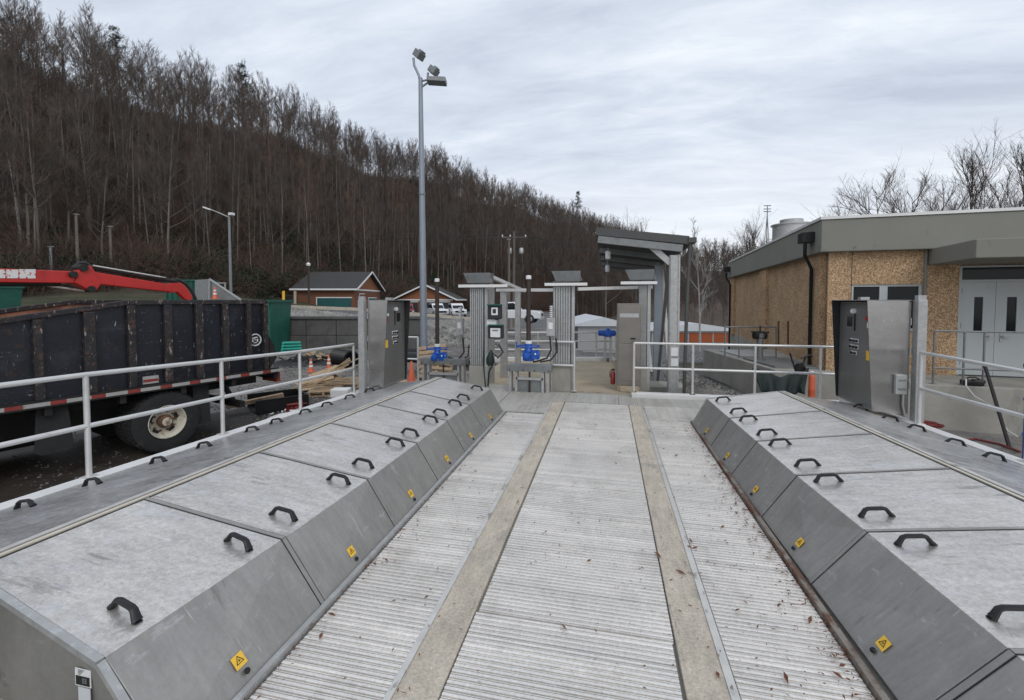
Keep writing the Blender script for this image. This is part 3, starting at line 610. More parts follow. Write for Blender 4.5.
# ------------------------------------------------------------ actuators on steel frames
def actuator(label, u, vb, d, ztopv, framew):
    c = W(u, vb, d); zt = W(u, ztopv, d).z
    t = thing('gate_actuator', label, 'actuator', c, 'blue gate actuators with tall stem pipes')
    MB().tube([c+V(0,0,.30), V(c.x,c.y,zt-.06)], .045, 14).build('stem_pipe', M['woodpipe'], t, smooth=True)
    MB().tube([V(c.x,c.y,zt-.065), V(c.x,c.y,zt-.0), V(c.x,c.y,zt+.01)], [.055,.055,.03], 14).build('cap', M['white'], t, smooth=True)
    MB().lathe([(.06,.34),(.07,.35),(.07,.40),(.05,.41)], c, (0,0,1), 14).build('collar', M['white'], t, smooth=True)
    b = MB(); b.lathe([(.02,-.0),(.11,.01),(.12,.06),(.09,.10),(.10,.20),(.07,.24),(.07,.34)], c, (0,0,1), 18)
    b.lathe([(.02,-.20),(.07,-.19),(.09,-.16),(.09,.10),(.07,.14),(.02,.15)], c+V(.08,0,.12), (1,.15,0), 18)
    b.lathe([(.02,0),(.07,.01),(.075,.10),(.05,.13),(.01,.135)], c+V(-.02,-.09,.12), (.1,-1,0), 16)
    b.box(c+V(.08,-.12,.05), c+V(.19,.10,.22))
    b.build('gearbox', M['blue'], t, smooth=True)
    w = MB(); ring = [c+V(-.0+.22*math.cos(a)*1.0,.22*math.sin(a),.30) for a in np.linspace(0, 2*math.pi, 25)]
    w.tube([c+V(-.22,-.05,.29), c+V(.22,-.05,.29)], .014, 8); w.tube([c+V(-.23,-.05,.26), c+V(-.23,-.05,.38)], .014, 8)
    w.tube(ring, .012, 6, caps=False); w.build('handwheel', M['blue'], t, smooth=True)
    n_ = MB().lathe([(.018,0),(.02,.01),(.005,.02)], c+V(.16,-.145,.16), (0,-1,0), 8); n_.build('dial', M['white'], t)
    return t, c
def actuator_stand(label, x0, x1, y, zt, zmid, dark=True):
    t = thing('actuator_stand', label, 'frame', ((x0+x1)/2, y, 0), 'low steel frames carrying the blue actuators')
    p = MB()
    for x in (x0, x1-.07, x0+.12, x1-.17): p.box((x,y,-.02), (x+.05,y+.16,zt-.002))
    p.build('posts', M['galv'], t)
    MB().box((x0-.03,y-.04,zt), (x1+.03,y+.24,zt+.13)).build('top_beam', M['galvdark'], t, bevel=.006)
    MB().box((x0+.14,y+.05,.0), (x1-.14,y+.07,zmid)).build('gate_leaf', M['galvdark'], t)
    MB().box((x0+.14,y+.0,zmid), (x1-.14,y+.05,zmid+.05)).build('sill_bar', M['galv'], t)
    MB().tube([((x0+x1)/2,y+.03,0), ((x0+x1)/2,y+.03,zt)], .02, 8).build('stem', M['woodpipe'], t)
    b = MB()
    for x in (x0+.02, x0+.3, x1-.3, x1-.02): b.lathe([(.012,0),(.012,.012)], (x,y-.04,zt+.03), (0,-1,0), 6)
    b.build('bolts', M['chassis'], t)
ya = 8.72
ga, ca = actuator('blue actuator with tall dark stem pipe in front of the white pickup', 528.5, 361, 8.75, 276, 0)
actuator_stand('low steel frame under the blue actuator in front of the white pickup', X(509,8.62), X(550,8.62), 8.62, .42, .25)
gb, cb = actuator('blue actuator with tall dark stem pipe beside the wooden pallets', 437.5, 362, 9.9, 279, 0)
c0 = W(420,370,9.8); c1 = W(466,370,9.8)
actuator_stand('low steel frame under the blue actuator beside the wooden pallets', c0.x, c1.x, (c0.y+c1.y)/2, .42, .18)
tag(MB().tube([W(550,337,8.8),W(551,350,8.8),W(547,358,8.8),W(538,361,8.8),W(533,362,8.8)], .018, 8).tube([W(556,338,8.8),W(557,352,8.8),W(551,360,8.8),W(540,362,8.8)], .016, 8).build('conduit', M['cable'], smooth=True, base=W(545,360,8.8)), 'black flexible conduits curving from the junction box to the actuator', 'cable')
tag(MB().tube([W(463,338,9.8),W(464,352,9.8),W(458,360,9.8),W(448,357,9.8)], .02, 8).tube([W(469,345,9.9),W(468,356,9.8),W(460,362,9.8)], .016, 8).build('conduit', M['cable'], smooth=True, base=W(463,360,9.8)), 'black flexible conduits curving to the actuator beside the pallets', 'cable')
def jbox(label, u, v0, v1, d, hw):
    c = W(u,(v0+v1)/2,d); hz = (W(u,v0,d).z-W(u,v1,d).z)/2
    t = thing('junction_box', label, 'junction box', V(c.x,c.y,0), 'grey junction boxes on thin posts')
    MB().box(c-V(hw,.06,hz), c+V(hw,.06,hz)).build('case', M['galv'], t, bevel=.01)
    MB().box(c-V(hw*.5,.066,hz*.2), c+V(hw*.5,-.0605,hz*.5)).build('label_plate', M['white'], t)
    MB().tube([(c.x,c.y+.08,0), (c.x,c.y+.08,c.z+hz+.25)], .022, 8).build('post', M['galv'], t)
    b = MB()
    for k in range(6): b.lathe([(.03,0),(.034,.012),(.03,.02)], (c.x,c.y,c.z+hz+.02+k*.04), (0,0,1), 10)
    b.build('vent_stack', M['white'], t)
jbox('grey junction box on a thin post left of the middle tower', 551, 318, 336, 8.85, .085)
jbox('grey junction box on a thin post right of the wooden pallets', 460, 318, 335, 9.9, .08)
# ------------------------------------------------------------ tall stainless cabinet and shelter
a = GZ(617,391,0); cabx0, cabx1 = X(617,9.15), X(641,9.15)
t = thing('steel_locker', 'tall brown-grey stainless steel locker under the shelter edge', 'cabinet', ((cabx0+cabx1)/2, 9.15, 0))
MB().box((cabx0,9.15,.12), (cabx1,9.75,1.78)).build('body', M['lockersteel'], t, bevel=.006)
MB().box((cabx0+.03,9.135,.98), (cabx1-.02,9.149,1.72)).build('upper_door', M['lockersteel'], t, bevel=.004)
MB().box((cabx0+.03,9.135,.22), (cabx1-.02,9.149,.96)).build('lower_door', M['lockersteel'], t, bevel=.004)
MB().box((cabx0+.02,9.17,-.02), (cabx1-.02,9.7,.12)).build('plinth', M['tan'], t)
MB().box((cabx0+.05,9.128,1.50), (cabx1-.05,9.1345,1.58)).build('label_strip', M['galv'], t)
MB().box((cabx0+.26,9.12,1.06), (cabx0+.36,9.1345,1.09)).build('latch', M['black'], t)
e = thing('fire_extinguisher', 'small red extinguisher standing left of the tall steel locker', 'extinguisher', V(X(613,9.3),9.3,0))
c = V(X(613,9.3),9.3,.0)
MB().lathe([(.02,.10),(.045,.11),(.05,.13),(.05,.33),(.03,.37),(.012,.40)], c, (0,0,1), 14).build('cylinder', M['redcar'], e, smooth=True)
MB().box(c+V(-.03,-.02,.40), c+V(.04,.02,.43)).tube([c+V(-.03,0,.41),c+V(-.06,0,.36),c+V(-.06,0,.25)], .008, 6).build('valve', M['black'], e)
# shelter
sx0, sx1 = GYp(596,235,9.3).x, GYp(689,240,9.3).x
sy0, sy1 = 9.25, 17.2; zf = GYp(596,227,9.25).z; zr_ = GYp(689,236,9.25).z
sh = thing('shelter', 'grey steel open shelter with corrugated roof beside the brick-coloured building', 'shelter', V(GYp(674,380,9.4).x,9.4,ZG))
drp = .16
MB().hexa([(sx0,sy0,zf-drp),(sx1,sy0,zr_-drp),(sx1,sy1,zr_-drp-.05),(sx0,sy1,zf-drp-.05),(sx0,sy0,zf),(sx1,sy0,zr_),(sx1,sy1,zr_-.05),(sx0,sy1,zf-.05)]).build('fascia', M['fascdark'], sh)
un = MB()
for k in range(66):
    y = sy0+.15+k*(sy1-sy0-.2)/66; un.hexa([(sx0+.03,y,zf-drp-.035),(sx1-.03,y,zr_-drp-.035),(sx1-.03,y+.055,zr_-drp-.035),(sx0+.03,y+.055,zf-drp-.035),(sx0+.03,y,zf-drp-.002),(sx1-.03,y,zr_-drp-.002),(sx1-.03,y+.055,zr_-drp-.002),(sx0+.03,y+.055,zf-drp-.002)])
un.build('corrugated_soffit', M['fascdark'], sh)
for y in (sy0+.05, 11.2, 13.2, 15.2, sy1-.1):
    MB().bar((sx0+.04,y,zf-drp-.085), (sx1-.12,y,zr_-drp-.075), .07, .14).build('rafter', M['galvdark'], sh)
xp0, xp1 = GYp(669,300,9.35).x, GYp(679.5,300,9.35).x
MB().box((xp0,9.33,ZG), (xp1,9.50,zr_-drp-.2)).build('post', M['galv'], sh)
MB().box((xp0+.02,9.3,ZG), (xp0+.045,9.33,zr_-drp-.2)).box((xp1-.03,9.31,ZG), (xp1+.0,9.33,zr_-drp-.2)).build('post_flange', M['galv'], sh)
MB().bar((GYp(650,245,9.36).x,9.38,GYp(650,245,9.36).z), (xp0+.02,9.38,GYp(669,263,9.36).z), .05, .12).build('knee_brace', M['galv'], sh)
for y in (12.2, 16.2):
    MB().box((xp0+.0,y,ZG), (xp1+.02,y+.16,zr_-drp-.2)).build('post', M['galvblue'], sh)
MB().bar((xp0+.1,11.5,2.7), (xp0+.1,9.6,-.2), .07, .07).build('wind_brace', M['galv'], sh)
MB().bar((xp0+.02,9.6,2.6), (xp0+.02,11.5,-.3), .06, .07).build('wind_brace', M['galvdark'], sh)
MB().bar((xp0-.2,13.8,2.4), (xp0-.1,11.7,.0), .06, .07).build('wind_brace', M['galv'], sh)
g = MB().box((sx1-.02,sy0-.03,zr_-.13), (sx1+.13,sy1,zr_-.03)); g.build('gutter', M['fascdark'], sh)
MB().tube([GYp(690,243,9.3), GYp(687,300,9.3), GYp(684,397,9.3)], .034, 10).build('downpipe', M['fascdark'], sh, smooth=True)
MB().box(GYp(671,356,9.3)-V(.0,.006,0), GYp(678,347.5,9.3)).box(GYp(671,366,9.3)-V(0,.006,0), GYp(678,358.5,9.3)).build('notice', M['white'], sh)
for u, v0, v1, d in ((608,251,259,9.6),(607.5,266,271,11.8)):
    c = W(u,(v0+v1)/2,d); lt = thing('hanging_lamp', 'small pale lamp hanging under the %s of the shelter roof' % ('front' if d < 10 else 'middle'), 'lamp', c, 'lamps hanging under the shelter roof')
    MB().lathe([(.02,-.09),(.055,-.08),(.06,.06),(.04,.09)], c, (0,0,1), 12).build('lamp_body', M['white'], lt, smooth=True)
    MB().tube([c+V(0,0,.09), V(c.x,c.y,zf-drp-.19)], .008, 6).build('rod', M['galv'], lt)
tag(MB().box((xp0-.9,9.9,-.86),(xp1+.25,10.6,-.02)).build('concrete_block', M['conc'], bevel=.02, base=(xp0,10.2,-.86)), 'low concrete block at the foot of the shelter post', 'block')
# grating stack at the walkway far side etc.
act3 = W(608,341,13.3)
tb = thing('gate_actuator', 'small distant blue actuator over the far walkway handrail', 'actuator', act3)
b = MB(); b.lathe([(.02,0),(.12,.02),(.13,.12),(.08,.2),(.05,.26)], act3+V(0,0,.12), (0,0,1), 12).lathe([(.02,-.3),(.09,-.28),(.09,.2),(.03,.24)], act3+V(0,0,.24), (1,0,0), 12); b.build('gearbox', M['blue'], tb, smooth=True)
MB().box(act3-V(.12,.12,.9), act3+V(-.04,.12,.12)).box(act3-V(-.04,.12,.9), act3+V(.12,.12,.12)).build('stand', M['galv'], tb)
# ------------------------------------------------------------ lamp post (tall)
c = W(424,345,14); c.z = ZG
lp = thing('lamp_post', 'tall grey lamp post with three floodlights against the sky', 'lamp post', c)
top = W(420.5,78,14); ang = None
MB().tube([c, lerp(c,top,.5), top], [.125,.10,.065], 12).build('pole', M['galvblue'], lp, smooth=True)
MB().box(c-V(.25,.25,0), c+V(.25,.25,.04)).lathe([(.16,.04),(.16,.12)], c, (0,0,1), 12).build('base_plate', M['galvblue'], lp)
MB().tube([top-V(0,0,.25), top+Rt*-.05+V(0,0,.08), top+Rt*-.20+V(0,0,.40), top+Rt*-.22+V(0,0,.62)], .04, 8).tube([top+V(0,0,-.1), top+Rt*.22+V(0,0,-.06), top+Rt*.24+V(0,0,.16)], .035, 8).tube([top+V(0,0,-.3), top+Rt*.3+V(0,0,-.1)], .035, 8).build('bracket_arm', M['galvblue'], lp, smooth=True)
def flood(c, ax, l, w, h):
    ax = Vector(ax).normalized(); sd = ax.cross(V(0,0,1)).normalized(); up = sd.cross(ax)
    MB().obox(c, ax*l, sd*w, up*h).obox(c+ax*l*.4+up*h*1.2, ax*l*.5, sd*w*.7, up*h*.3).build('floodlight', M['galvdark'], lp, bevel=.015)
flood(top+Rt*-.04+V(0,0,.72), Rt*.5+Fh*-.3+V(0,0,-.55), .14, .14, .11)
flood(top+Rt*.42+V(0,0,.22), Rt*.6+Fh*-.2+V(0,0,-.5), .13, .14, .10)
flood(top+Rt*.52+V(0,0,-.10), Rt*1+V(0,0,-.06), .30, .18, .07)
cc = lerp(c, top, .62); MB().lathe([(.12,-.02),(.12,.02)], cc, (0,0,1), 12).build('band', M['galvdark'], lp)
# ------------------------------------------------------------ building on the right
ef = (Rt*1400-Fh*440).normalized(); er = (Rt*.299+Fh*.954).normalized()   # along the front / receding
C0 = W(821,252,10.7); C0.z = 0
zf0, zf1 = W(821,252,10.7).z, W(821,220,10.7).z
bd = thing('works_building', 'brown pebble-faced building with deep grey concrete roof band', 'building', V(C0.x,C0.y,ZG))
LF, LR = 11.0, 14.6
Wc = C0+ef*.22+er*.22       # wall corner
def wallbox(mb, A, e, n, t0, t1, z0, z1, th=.2, o=0.0):
    """box on wall line from A along e, thickness inwards n, stands o proud"""
    a = A+e*t0-n*o; b = A+e*t1-n*o; tq = th+max(o, 0)
    return mb.hexa([V(a.x,a.y,z0),V(b.x,b.y,z0),V((b+n*tq).x,(b+n*tq).y,z0),V((a+n*tq).x,(a+n*tq).y,z0),
                    V(a.x,a.y,z1),V(b.x,b.y,z1),V((b+n*tq).x,(b+n*tq).y,z1),V((a+n*tq).x,(a+n*tq).y,z1)])
def T(u, v=330):   # distance along the front wall for pixel column u
    p = VP(u, v, Wc, ef); return (V(p.x,p.y,0)-Wc).dot(ef)
def TR(u, v=330):
    p = VP(u, v, Wc, er); return (V(p.x,p.y,0)-Wc).dot(er)
def ZF(u, v): return VP(u, v, Wc, ef).z
zpl = .08
LR = TR(731.5)
tw0, tw1 = T(850.5), T(921); td0 = T(957.5)
zw1 = ZF(870,284.5); zw0 = zw1-1.1; zdt = ZF(960,282); ztt = ZF(960,265)
w = MB()
wallbox(w, Wc, ef, er, 0, tw0, zpl, zf0+.1); wallbox(w, Wc, ef, er, tw0, tw1, zpl, zw0); wallbox(w, Wc, ef, er, tw0, tw1, zw1, zf0+.1)
wallbox(w, Wc, ef, er, tw1, td0, zpl, zf0+.1); wallbox(w, Wc, ef, er, T(1035.5)+.12, LF, zpl, zf0+.1); wallbox(w, Wc, ef, er, td0, T(1035.5)+.12, ztt, zf0+.1)
w.build('front_wall', M['aggr'], bd)
w = MB(); wallbox(w, Wc+er*.002, er, ef, .201, LR, zpl, zf0+.1)
for u0, u1 in ((808,823),(761,768),(731,735)):
    t1_, t0_ = TR(u0), max(.0,TR(u1)); 
    if t1_ < t0_: t0_, t1_ = t1_, t0_
    wallbox(w, Wc, er, ef, t0_+.003, min(t1_,LR-.01), zpl, zf0+.09, .1, .10)
w.build('side_wall', M['aggr'], bd)
for tj in (T(850.5)-.001, T(921)+.05):
    jm = MB(); wallbox(jm, Wc, ef, er, tj-.012, tj, zpl, zf0+.05, .004, .003); jm.build('panel_joint', M['chassis'], bd)
w = MB(); wallbox(w, Wc, ef, er, .0, .42, zpl, zf0+.09, .1, .05); w.build('corner_panel', M['aggr'], bd)
w = MB(); wallbox(w, Wc, ef, er, -.02, LF, ZG-.3, zpl-.002, .3, .02); wallbox(w, Wc+er*.29, er, ef, .0, LR, ZG-.3, zpl-.003, .3, .02); w.build('plinth', M['conc'], bd)
# fascia and roof
f = MB(); wallbox(f, C0, ef, er, 0, LF, zf0, zf1, .3)
A_ = C0+ef*.0
zr0, zr1 = zf0, zf1
f2 = MB(); wallbox(f2, C0+er*.301, er, ef, 0, LR, zf0, zf1-.001, .3)
f.build('roof_band', M['fascia'], bd, bevel=.02); f2.build('roof_band', M['fascia'], bd, bevel=.02)
r_ = MB(); wallbox(r_, C0, ef, er, -.03, LF, zf1+.003, zf1+.07, LR-.2, .03); r_.build('roof_edge', M['kerb'], bd)
s_ = MB(); wallbox(s_, C0+er*.30, ef, er, .30, LF, zf0+.02, zf0+.06, LR-.4); s_.build('ceiling', M['fascia'], bd)
# window band
wn = MB(); wallbox(wn, Wc, ef, er, tw0+.02, tw1-.02, zw0+.05, zw1-.05, .02, -.07); wo = wn.build('window', M['glassdark'], bd)
fr = MB()
for a, b, z0, z1 in ((tw0,tw1,zw1-.05,zw1-.002),(tw0,tw1,zw0+.002,zw0+.05),(tw0+.002,tw0+.05,zw0+.05,zw1-.05),(tw1-.05,tw1-.002,zw0+.05,zw1-.05),(T(879),T(887),zw0+.05,zw1-.05)):
    wallbox(fr, Wc, ef, er, a, b, z0, z1, .08, -.03)
fr.build('frame', M['doorpaint'], wo)
# pipe between panels
MB().tube([Wc+ef*(tw1+.03)-er*.04+V(0,0,ZG), Wc+ef*(tw1+.03)-er*.04+V(0,0,zf0)], .03, 8).build('conduit', M['fascia'], bd)
# doors
tdm, td1 = T(996.5), T(1035.5)
dfm = MB()
for a, b, z0, z1 in ((td0,td0+.06,.12,ztt-.02),(td1+.06,td1+.12,.12,ztt-.02),(td0+.06,td1+.06,ztt-.06,ztt-.02),(td0+.06,td1+.06,zdt,zdt+.05)):
    wallbox(dfm, Wc, ef, er, a, b, z0, z1, .12, -.02)
df = dfm.build('door_frame', M['doorpaint'], bd)
g = MB(); wallbox(g, Wc, ef, er, td0+.06, td1+.06, zdt+.05, ztt-.06, .02, -.08); g.build('transom_window', M['glassdark'], bd)
for k, (a, b, u0, u1) in enumerate(((td0+.065,tdm-.004,975,984),(tdm+.004,td1+.055,1008,1018))):
    d_ = MB(); g0, g1 = T(u0), T(u1); z0, z1 = ZF(980,331.5), ZF(980,297)
    for aa, bb, zz0, zz1 in ((a,g0,.13,zdt-.004),(g1,b,.13,zdt-.004),(g0,g1,.13,z0),(g0,g1,z1,zdt-.004)): wallbox(d_, Wc, ef, er, aa, bb, zz0, zz1, .045, -.06)
    do = d_.build('door', M['doorpaint'], bd)
    g = MB(); wallbox(g, Wc, ef, er, g0, g1, z0, z1, .01, -.08); g.build('window', M['glassdark'], do)
    hx = (b-.12) if k == 0 else (a+.12)
    h = MB(); p = Wc+ef*hx+er*.05
    h.bar(p+V(0,0,1.02), p-er*.06+V(0,0,1.02), .03, .03).bar(p-er*.06+V(0,0,1.02), p-er*.06+ef*(.12 if k else -.02)+V(0,0,1.02), .025, .025); wallbox(h, Wc, ef, er, hx-.03, hx+.03, .9, 1.15, .012, -.047)
    h.build('handle', M['galv'], do)
    for z in (.35, 1.2, 2.0): hg = MB(); wallbox(hg, Wc, ef, er, (a-.0 if k == 0 else b-.02), (a+.02 if k == 0 else b), z, z+.12, .02, -.04); hg.build('hinge', M['galvdark'], do)
# canopy
zc0, zc1 = W(975,258,8.5).z, W(975,239,8.5).z
ca_ = T(925)
pA = Wc+ef*ca_; pB = W(976,250,8.5); pB.z = 0; pC = pB+ef*5; pD = Wc+ef*(ca_+7)
MB().prism([V(pA.x,pA.y,zc0),V(pB.x,pB.y,zc0),V(pC.x,pC.y,zc0),V(pD.x,pD.y,zc0)], (0,0,zc1-zc0)).build('canopy', M['fascia'], bd, bevel=.015)
# scuppers + downpipes on the receding side
for tt, top_ in ((.62,1),(LR-.35,1)):
    q = C0+er*tt; s_ = MB()
    wallbox(s_, q-ef*.0, er, ef, -.19, .19, zf1-.48, zf1-.22, -.003, .28)
    ho = s_.build('rain_hopper', M['black'], bd, bevel=.01)
    pp = q-ef*.16
    MB().tube([pp+V(0,0,zf1-.5), pp+V(0,0,zf0-.02), Wc+er*(tt)-ef*.16+V(0,0,zf0-.35), Wc+er*(tt)-ef*.16+V(0,0,ZG)], .042, 10).build('downpipe', M['black'], bd, smooth=True)
# roof vent
c = W(791,242,15.5); c.z = zf1+.07
vt = thing('roof_vent', 'round grey metal ventilator on the flat roof', 'ventilator', c)
rr = .58; zt_ = W(791,225,15.5).z-c.z
MB().lathe([(rr,0),(rr,zt_*.95),(rr+.06,zt_*.96),(rr+.06,zt_*1.02),(rr*.62,zt_*1.10),(rr*.62,zt_*1.28),(.05,zt_*1.30)], c, (0,0,1), 28).build('drum', M['galv'], vt, smooth=True)
MB().obox(c+Rt*.45-Fh*.42+V(0,0,zt_*.85), Rt*.12-Fh*-.05, Fh*.03, V(0,0,.06)).build('slot', M['black'], vt)
# ------------------------------------------------------------ loading platform + its rail
f0 = VP(905,384,W(925,384,9.06),ef); e0_ = V(f0.x,f0.y,0)
pl = MB(); q = e0_; 
dep = (Wc-q).dot(er)-.04
pl.hexa([V((q).x,(q).y,ZG-.2),V((q+ef*7).x,(q+ef*7).y,ZG-.2),V((q+ef*7+er*dep).x,(q+ef*7+er*dep).y,ZG-.2),V((q+er*dep).x,(q+er*dep).y,ZG-.2),V(q.x,q.y,.115),V((q+ef*7).x,(q+ef*7).y,.115),V((q+ef*7+er*dep).x,(q+ef*7+er*dep).y,.115),V((q+er*dep).x,(q+er*dep).y,.115)])
tag(pl.build('loading_platform', M['conc'], bevel=.02, base=V(q.x,q.y,ZG)), 'stained concrete loading platform in front of the double doors', 'platform')
def PE(u, z):  # point on the platform edge line
    p = VP(u, 380, e0_+er*.12, ef); return V(p.x,p.y,z)
zt_ = VP(940,331,e0_+er*.12,ef).z
F = [(PE(u,.115), PE(u,zt_)) for u in (933,963,983,1040)]
rail('handrail', 'thin grey handrail on the edge of the loading platform', F, [[F[0][1], F[-1][1]]], [[V(F[0][0].x,F[0][0].y,.45),V(F[-1][0].x,F[-1][0].y,.45)]], r=.019, m='galvdark')
# things on/near the platform
c = PE(972,.115)
tb = thing('tool_box', 'black power tool lying on the edge of the loading platform', 'tool', c)
MB().obox(c+V(0,0,.06), ef*.16, er*.09, V(0,0,.05)).obox(c+ef*.1+V(0,0,.09), ef*.10, er*.05, V(0,0,.04)).build('case', M['black'], tb, bevel=.02)
MB().tube([c-ef*.1+V(0,0,.12), c-ef*.05+V(0,0,.17), c+ef*.06+V(0,0,.17), c+ef*.12+V(0,0,.13)], .014, 8).build('handle', M['black'], tb, smooth=True)
pts = [W(966,379,8.8),W(966,386,8.7),W(974,396,8.6),W(990,405,8.5),W(998,413,8.4),W(1001,422,8.3),W(1008,431,8.2),W(1018,437,8.1)]
tag(MB().tube(pts, .013, 8).build('white_cable', M['whitecable'], smooth=True, base=pts[-1]), 'white cable drooping from the loading platform to the ground', 'cable')
a, b = W(985,366,8.75), W(1010,449,7.9)
tag(MB().bar(a, b, .04, .05).build('leaning_bar', M['chassis'], base=b), 'dark bar leaning against the loading platform wall', 'bar')
hp = []
c = W(929,427,7.9)
for k in range(90):
    a = k*.42; r = .12+.05*math.sin(k*.31); hp.append(c+V(r*math.cos(a)*1.2, r*math.sin(a), .02+.05*abs(math.sin(k*.13))))
tag(MB().tube(hp, .016, 6).build('red_hose', M['redhose'], smooth=True, base=c), 'coiled faded red hose on the ground behind the right kerb', 'hose')
hp = [W(935,433,7.9), W(955,437,8.2), W(975,440,8.3), W(1000,443,8.0), W(1020,452,7.6)]
for p in hp: p.z = ZG+.03
tag(MB().tube(hp, .02, 6).build('red_hose', M['redhose'], smooth=True, base=hp[0]), 'red hose lying along the foot of the loading platform', 'hose')
tag(MB().tube([W(982,378,8.98),W(982,400,8.98),W(982.5,437,8.98)], .008, 6).build('red_hose', M['redhose'], smooth=True, base=W(982,437,8.9)), 'thin red cord hanging down the platform wall', 'cord')
# blue drum
c = W(1052,440,6.6); c.z = ZG
bb = thing('blue_drum', 'blue plastic drum at the right edge of the picture', 'drum', c)
MB().lathe([(.05,0),(.27,.01),(.29,.05),(.29,.55),(.305,.57),(.29,.60),(.29,1.1),(.305,1.12),(.29,1.15),(.29,1.66),(.25,1.72),(.03,1.73)], c, (0,0,1), 24).build('barrel', M['blue'], bb, smooth=True)
MB().lathe([(.30,1.60),(.315,1.62),(.315,1.66),(.30,1.68)], c, (0,0,1), 24).build('rim_band', M['black'], bb, smooth=True)
# pale slab between kerb and platform
q = [GZ(930,432,ZG+.03), GZ(1024,446,ZG+.03)]
struct(MB().box((4.35,4.5,ZG-.1), (8.5,8.2,ZG+.02)), 'pavement', M['tan'])
# ------------------------------------------------------------ tank on the right, beyond the rail
Pn, Pf = LD(6.55,11.4), LD(6.8,15.6)
def tk(L, D, z): return LD(L, D, z)
tkb = MB().hexa([tk(6.6,11.0,ZG-.2),tk(8.1,10.6,ZG-.2),tk(9.6,15.6,ZG-.2),tk(6.8,15.6,ZG-.2),tk(6.6,11.0,.1),tk(8.1,10.6,.1),tk(9.6,15.6,.1),tk(6.8,15.6,.1)])
tt_ = thing('concrete_tank', 'low concrete tank against the brown side wall', 'tank', tk(7,13,ZG))
tkb.build('tank_wall', M['conc'], tt_, bevel=.02)
MB().hexa([tk(6.75,11.25,.103),tk(7.9,11.0,.103),tk(8.1,13,.103),tk(6.85,13,.103),tk(6.75,11.25,.15),tk(7.9,11.0,.15),tk(8.1,13,.15),tk(6.85,13,.15)]).build('hatch', M['galvdark'], tt_)
MB().hexa([tk(7.0,13.3,.103),tk(8.0,13.3,.103),tk(8.2,15,.103),tk(7.1,15,.103),tk(7.0,13.3,.14),tk(8.0,13.3,.14),tk(8.2,15,.14),tk(7.1,15,.14)]).build('hatch', M['galv'], tt_)
c = W(759.5,360,12.6)
hv = thing('valve_column', 'rusty grey valve column with a handwheel on the concrete tank', 'valve', c)
MB().lathe([(.16,0),(.16,.04),(.09,.06),(.085,.62),(.12,.66),(.12,.74),(.06,.78)], c, (0,0,1), 14).build('column', M['galvdark'], hv, smooth=True)
ringp = [c+V(.22*math.cos(a),.22*math.sin(a),.80) for a in np.linspace(0,2*math.pi,21)]
MB().tube(ringp, .018, 6, caps=False).tube([c+V(-.22,0,.8),c+V(.22,0,.8)], .012, 6).tube([c+V(0,-.22,.8),c+V(0,.22,.8)], .012, 6).tube([c+V(0,0,.7),c+V(0,0,.98)], .02, 6).build('handwheel', M['chassis'], hv, smooth=True)
MB().lathe([(.04,-.2),(.1,-.18),(.1,.16),(.04,.2)], c+V(0,0,.70), (1,.2,0), 12).build('gearbox', M['chassis'], hv, smooth=True)
F = [(W(u,358,12.9), W(u,327,12.9)) for u in (725,739,776)]
rail('handrail', 'thin rusty pipe rail around the valve column on the tank', F, [[F[0][1], F[-1][1]]], [], r=.02, m='galvdark', flange=False)
F = [(W(u,347,12.9), W(u,321,12.9)) for u in (778.5,788)]
for k, (a, b) in enumerate(F): tag(MB().tube([a, b], .025, 6).build('stub_pipe', M['hub'], base=a), 'thin rusty stub pipe against the brown wall, %s of two' % ('left' if k == 0 else 'right'), 'pipe', 'rusty stub pipes on the brown wall')
# tarp
tp = MB(); nu, nv = 26, 12; vs = []
for j in range(nv):
    for i in range(nu):
        a = i/(nu-1); b = j/(nv-1)
        sag = .10*math.sin(math.pi*a)**.7
        p = lerp(W(752,368,10.3), W(809,368,10.3), a)
        p = V(p.x, p.y, p.z)+V(0,0,-b*(.62-.05*math.sin(a*9))) - V(0,0,(1-b)*sag*2.2*(1-abs(2*a-1)))
        p += -Fh*(.05*math.sin(a*24+b*2)*b+.10*b) + Rt*(b*(.5-a)*.35)
        vs.append(p)
tp.add(vs, [(j*nu+i, j*nu+i+1, (j+1)*nu+i+1, (j+1)*nu+i) for j in range(nv-1) for i in range(nu-1)])
o = tp.build('tarp', M['tarp'], base=W(780,395,10.3), smooth=True); tag(o, 'dark green tarp draped in folds on the tank behind the far handrail', 'tarp')
md = o.modifiers.new('s', 'SOLIDIFY'); md.thickness = .01
c = W(800,372,10.4)
bk = thing('hand_tool', 'black long-handled tool with grips leaning over the tarp', 'tool', c)
MB().tube([W(796,372,10.3),W(792,360,10.4),W(790,353,10.4)], .02, 6).tube([W(797,372,10.3),W(804,362,10.4),W(806,356,10.4)], .026, 6).tube([W(801,358,10.4),W(810,355,10.4),W(812,357,10.4)], .02, 6).build('shaft', M['black'], bk, smooth=True)
MB().lathe([(.02,-.12),(.10,-.08),(.12,.05),(.03,.12)], W(800,368,10.25), (.6,0,1), 12).build('head', M['black'], bk, smooth=True)
c = W(811.5,392,9.9); c.z = W(811.5,397,9.9).z-.0
c.z = ZG
oc = thing('orange_cylinder', 'slim bright orange cylinder behind the far handrail', 'cylinder', c)
hh = W(811.5,374,9.9).z-ZG
MB().lathe([(.06,0),(.07,.02),(.068,hh*.3),(.074,hh*.32),(.066,hh*.36),(.066,hh*.62),(.072,hh*.64),(.064,hh*.68),(.062,hh-.06),(.045,hh-.01),(.03,hh)], c, (0,0,1), 16).build('body', M['orange'], oc, smooth=True)
MB().lathe([(.05,hh),(.04,hh+.06),(.015,hh+.07)], c, (0,0,1), 12).build('neck', M['white'], oc, smooth=True)
